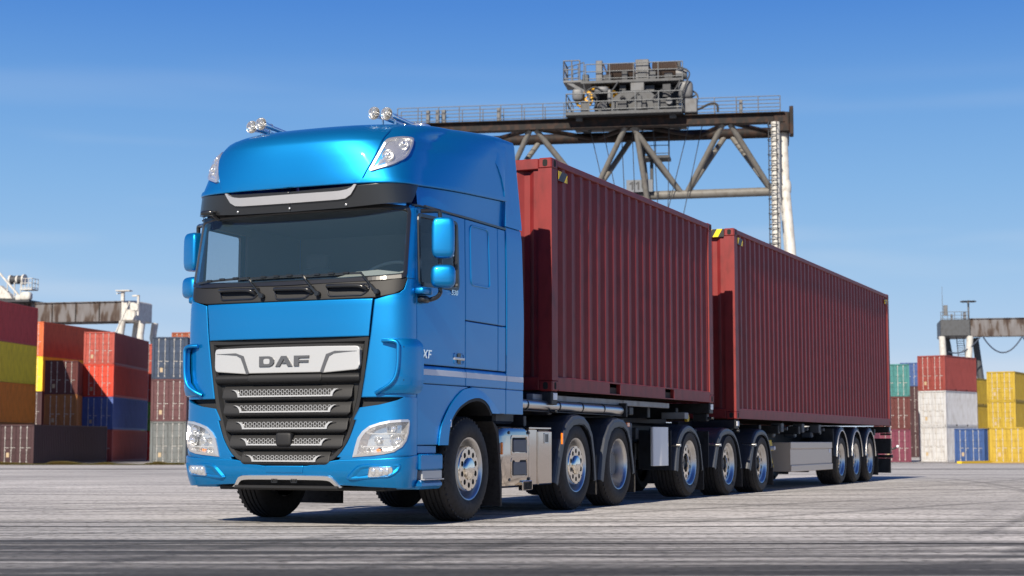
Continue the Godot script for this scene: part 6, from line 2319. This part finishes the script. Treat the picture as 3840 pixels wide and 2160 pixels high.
func right_crane() -> void:
	var A := yard(52.79, 197.96)
	var Bp := yard(62.8, 195.97)
	var U := (Bp - A).normalized()
	var ang := atan2(-U.z, U.x)
	var g := gy(198.0)
	var C := thing("gantry_crane", "far grey gantry crane with hanging cables at the photo's right edge", "crane", Vector3(A.x, g, A.z), ang)
	var P := func(s: float, h: float, d: float) -> Vector3: return Vector3(s, h - g, -d)
	var st := ns()
	span_box(st, P.call(3.8, 13.75, 1.2), P.call(34.0, 15.85, 0.0), .03)
	span_box(st, P.call(3.8, 15.85, 1.35), P.call(34.0, 15.93, -.15), .0)
	span_box(st, P.call(3.8, 13.68, 1.35), P.call(34.0, 13.75, -.15), .0)
	put(st, "box_girder", M.rusty_white, C)
	st = ns()
	span_box(st, P.call(.2, 13.74, 6.0), P.call(3.78, 15.80, -.4), .08)
	put(st, "end_beam", M.crane_grey, C)
	for q in [[.4, .0, .3, M.leg_white], [1.2, 4.0, 1.3, M.crane_grey], [3.75, .0, -.7, M.leg_white], [4.7, 4.0, .9, M.crane_grey], [30.0, .0, -.7, M.crane_grey], [31.0, 4.0, .9, M.crane_grey]]:
		st = ns()
		cyl(st, P.call(q[0], 13.75, q[1]), P.call(q[0] + q[2] * 1.6, g + .8, q[1]), .40, .50, 14)
		put(st, "leg", q[3], C)
	for q in [[0.0, -2.0], [3.0, -2.0], [30.0, -2.0]]:
		st = ns()
		span_box(st, P.call(q[0], g + .1, 6.0), P.call(q[0] + 1.2, g + .95, q[1]), .06)
		put(st, "travel_bogie", M.crane_grey, C)
	st = ns()
	for s2 in [2.25, 3.1]:
		cyl(st, P.call(s2, 13.7, 1.5), P.call(s2 + .6, 5.0, 1.5), .06, -1, 6)
	for k in 30:
		var h := 13.5 - k * .28
		cyl(st, P.call(2.25 + (13.7 - h) * .07, h, 1.5), P.call(3.1 + (13.7 - h) * .07, h, 1.5), .04, -1, 6)
	put(st, "ladder", M.crane_grey, C)
	for e in [[-1.0, 4.9], [5.3, 9.85], [9.95, 14.5], [14.6, 19.0]]:
		st = ns()
		var pts := []
		for k in 15:
			var f := k / 14.0
			pts.append(P.call(lerpf(e[0], e[1], f), 13.55 - 1.9 * (1.0 - pow(2.0 * f - 1.0, 2.0)), -.3))
		if e[0] < 0.0:
			pts = pts.slice(5)
		tube(st, pts, .085, 8)
		put(st, "hanging_cable", M.cable_blue, C)
	st = ns()
	railing(st, P.call(.3, 15.8, -.3), P.call(3.6, 15.8, -.3), .95, .8, .045)
	span_box(st, P.call(3.0, 15.8, .3), P.call(3.35, 16.7, -.2), .02)
	span_box(st, P.call(1.5, 15.8, .3), P.call(1.75, 16.5, -.1), .02)
	put(st, "top_railing", M.rail_grey, C)
	st = ns()
	span_box(st, P.call(.65, 16.3, .2), P.call(1.15, 17.6, -.3), .04)
	cyl(st, P.call(.55, 15.8, .0), P.call(.55, 19.9, .0), .05, .02, 6)
	put(st, "radio_antenna", M.crane_white, C)
	st = ns()
	cyl(st, P.call(3.68, 15.8, .4), P.call(3.68, 18.2, .4), .11, -1, 8)
	put(st, "lamp_mast", M.crane_white, C)
	st = ns()
	for k in 8:
		var a := TAU * k / 8
		box(st, P.call(3.68 + cos(a) * .70, 18.05, .4 + sin(a) * .7), Vector3(.55, .14, .40), .04, Basis(Vector3.UP, a))
	put(st, "floodlight_ring", M.crane_dark, C)

func yard_stacks() -> void:
	var red := lin(.62, .065, .055)
	var salmon := lin(.40, .065, .045)
	var yellow := lin(.92, .68, .03)
	var orange := lin(.88, .26, .02)
	var rust_o := lin(.62, .13, .035)
	var maroon := lin(.10, .020, .018)
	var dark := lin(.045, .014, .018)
	var brown := lin(.34, .13, .03)
	var navy := lin(.035, .055, .17)
	var blue := lin(.07, .12, .36)
	var slate := lin(.02, .04, .085)
	var plum := lin(.10, .035, .04)
	var grey := lin(.13, .145, .15)
	var teal := lin(.04, .19, .19)
	var magenta := lin(.15, .025, .055)
	var white := lin(.50, .515, .55)
	var olive := lin(.42, .29, .02)
	var rb := lin(.035, .085, .25)
	# left of the truck
	stack(-35.9 - 1.46, 121.0 - 12.1, .12, 12.192, 2.896, [[brown, "brown container at the foot of the leftmost stack"], [orange, "orange container under the yellow one in the leftmost stack"], [yellow, "large yellow container second from the top of the leftmost stack"], [red, "red container on top of the leftmost stack"]])
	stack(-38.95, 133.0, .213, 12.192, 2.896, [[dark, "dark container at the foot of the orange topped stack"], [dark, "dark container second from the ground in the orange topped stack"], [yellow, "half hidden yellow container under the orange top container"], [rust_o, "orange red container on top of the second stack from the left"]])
	stack(-30.9, 104.0, .14, 12.192, 2.591, [[dark, "dark maroon container alone on the ground in front of the left stacks"]])
	stack(-33.9, 104.3, .14, 6.058, 2.591, [[red, "red container on the ground cut off by the photo's left edge"]])
	stack(-33.2, 122.6, -.19, 6.058, 2.591, [[dark, "container hidden at the foot of the brown and maroon stack"], [brown, "orange brown container with yellow hinges under a maroon one"], [maroon, "maroon container on top of the short stack below the yellow one"]])
	stack(-31.8, 128.0, 0.0, 12.192, 2.591, [[salmon, "salmon container on the ground under the blue one"], [blue, "blue container in the tall left stack under the bright red one"], [lin(.62, .05, .02), "bright red container third from the ground in the tall left stack"], [salmon, "salmon red container on top of the tall left stack with doors showing"]])
	stack(-32.1, 143.6, 0.0, 12.192, 2.591, [[lin(.60, .04, .03), "red container at the foot of the stack behind the tall left one"], [lin(.10, .42, .08), "green container glimpsed between the tall left stack and the grey one"], [salmon, "salmon container above the green one behind the tall left stack"], [salmon, "top salmon container of the stack behind the tall left one"]])
	stack(-22.3, 110.0, 0.0, 6.058, 2.896, [[grey, "grey container on the ground just left of the truck cab"], [plum, "dull plum container between the grey and the navy one"], [slate, "navy container on top of the stack just left of the truck cab"]])
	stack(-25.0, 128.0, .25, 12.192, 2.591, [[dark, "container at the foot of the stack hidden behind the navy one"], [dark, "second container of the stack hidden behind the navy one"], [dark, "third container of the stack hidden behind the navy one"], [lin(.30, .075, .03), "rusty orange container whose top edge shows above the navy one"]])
	# right of the trailers
	stack(31.6, 127.5, .15, 6.058, 2.591, [[magenta, "magenta container on the ground right behind the rear trailer"], [maroon, "maroon container between the magenta and the teal one"], [teal, "teal container on top of the stack right behind the rear trailer"]])
	stack(35.4, 131.0, .70, 6.058, 2.896, [[white, "white container on the ground in the right hand stack"], [white, "white container in the middle of the right hand stack"], [lin(.26, .05, .042), "dull red container on top of the two white ones"]])
	stack(36.1, 123.0, .70, 6.058, 2.591, [[rb, "blue container alone on the ground in front of the white ones"]])
	stack(36.9, 115.8, .27, 6.058, 2.591, [[olive, "yellow container alone on the ground at the photo's right edge"]])
	stack(43.9, 140.0, .52, 12.192, 2.591, [[olive, "hidden yellow container at the foot of the right edge stack"], [olive, "yellow container in the middle of the right edge stack"], [olive, "yellow container on top of the right edge stack"]])
	stack(43.6, 153.0, .60, 6.058, 2.591, [[olive, "yellow container at the foot of the stack behind the dull red one"], [olive, "middle yellow container of the stack behind the dull red one"], [olive, "top yellow container glimpsed between the dull red one and the right edge"]])
	stack(45.3, 168.0, .45, 6.058, 2.591, [[grey, "grey container at the foot of the far stack with a white top"], [grey, "second grey container of the far stack with a white top"], [grey, "third grey container of the far stack with a white top"], [white, "white container whose top shows above the dull red one"]])
	stack(45.05, 176.0, .45, 6.058, 2.591, [[dark, "container coloured dark like a shaded gap at the foot of the blue topped far stack"], [dark, "second container coloured dark like a shaded gap in the blue topped far stack"], [dark, "third container coloured dark like a shaded gap in the blue topped far stack"], [rb, "blue container whose top shows above the teal one"]])  # lower ones coloured dark to stand in for the shaded gap between stacks

func verge() -> void:
	var rng := RandomNumberGenerator.new()
	rng.seed = 41
	var st := ns()
	for k in 5:
		var a := TAU * k / 5.0
		var d := Vector3(cos(a), 0, sin(a))
		var sd := Vector3(-sin(a), 0, cos(a)) * .025
		tri(st, d * .05 - sd, d * .05 + sd, d * .16 + Vector3(0, .30, 0), Vector3.UP, Vector3.UP, Vector3.UP)
	var mm := MultiMesh.new()
	mm.transform_format = MultiMesh.TRANSFORM_3D
	mm.use_colors = true
	mm.mesh = st.commit()
	var n := 9000
	mm.instance_count = n
	var m := mt("dry_grass", Color.WHITE, .9)
	m.vertex_color_use_as_albedo = true
	var noise := FastNoiseLite.new()
	noise.seed = 4
	noise.frequency = .35
	for i in n:
		var r := rng.randf_range(-42.0, -21.0)
		var a := 102.4 + rng.randf() * rng.randf() * 1.6 - (r + 42.0) * .02
		var v := noise.get_noise_2d(r, 0.0)
		var sc := clampf(.42 + v * .6, .2, .75) * rng.randf_range(.6, 1.2)
		mm.set_instance_transform(i, Transform3D(Basis(Vector3.UP, rng.randf() * TAU).scaled(Vector3(1, sc, 1)), yard(r, a, gy(a))))
		mm.set_instance_color(i, Color(.10, .12, .02).lerp(Color(.30, .22, .08), clampf(rng.randf() + v * .5, 0, 1)))
	var g := MultiMeshInstance3D.new()
	g.name = "grass"
	g.multimesh = mm
	g.material_override = m
	add_child(g, true)
	g.set_meta("kind", "stuff")
	g.set_meta("label", "strip of dry yellow grass along the foot of the left containers")
	g.set_meta("category", "grass")
	st = ns()
	var e := [[30.4, 113.2], [31.8, 112.2], [34.4, 112.0], [42.0, 111.6], [42.0, 121.0], [36.0, 121.0]]
	var base := yard(36.0, 115.0, gy(115.0) + .06)
	for i in e.size():
		var j := (i + 1) % e.size()
		tri(st, base, yard(e[i][0], e[i][1], gy(e[i][1]) + .006), yard(e[j][0], e[j][1], gy(e[j][1]) + .006), Vector3.UP, Vector3.UP, Vector3.UP)
	mt("sandy_soil", lin(.30, .21, .13), .95)
	put(st, "dirt_patch", M.sandy_soil, self).set_meta("kind", "structure")
	st = ns()
	var p0 := yard(31.2, 112.4, gy(112.4) + .09)
	var p1 := yard(34.6, 116.6, gy(116.6) + .09)
	bar(st, p0, p1, .35, .16)
	var kb := put(st, "kerb", M.yellow_paint, self)
	kb.set_meta("kind", "structure")

func _ready() -> void:
	setup()
	materials()
	mt("plate_tan", lin(.42, .32, .20), .5)
	mt("tube_silver", lin(.74, .74, .74), .4, .2)
	mt("pad_grey", lin(.10, .105, .125), .5)
	mt("horn_silver", lin(.82, .82, .82), .16, .9)
	mt("silver_glass", lin(.75, .77, .80), .05, .8)
	mt("chrome_warm", lin(.84, .79, .71), .10, 1.0)
	mt("blue_flat", lin(.006, .12, .45), .4, .3)
	mt("hose_green", lin(.05, .22, .06), .5)
	mt("steel_dark", lin(.09, .10, .115), .5, .3)
	mt("tape_black", lin(.015, .015, .015), .5)
	mt("yellow_tape", lin(.80, .56, .01), .45)
	mt("tape_grey", lin(.05, .045, .05), .5)
	mt("crane_dark", lin(.035, .038, .045), .6)
	mt("rail_light", lin(.13, .14, .15), .5, .1)
	mt("sign_grey", lin(.13, .145, .17), .6)
	mt("sheave_yellow", lin(.62, .33, .01), .55)
	mt("cable_blue", lin(.02, .035, .07), .5)
	ground()
	main_crane()
	left_crane()
	right_crane()
	yard_stacks()
	verge()
	wheel_meshes()
	truck()
	link_trailer()
	semi_trailer()
	trailer_containers()
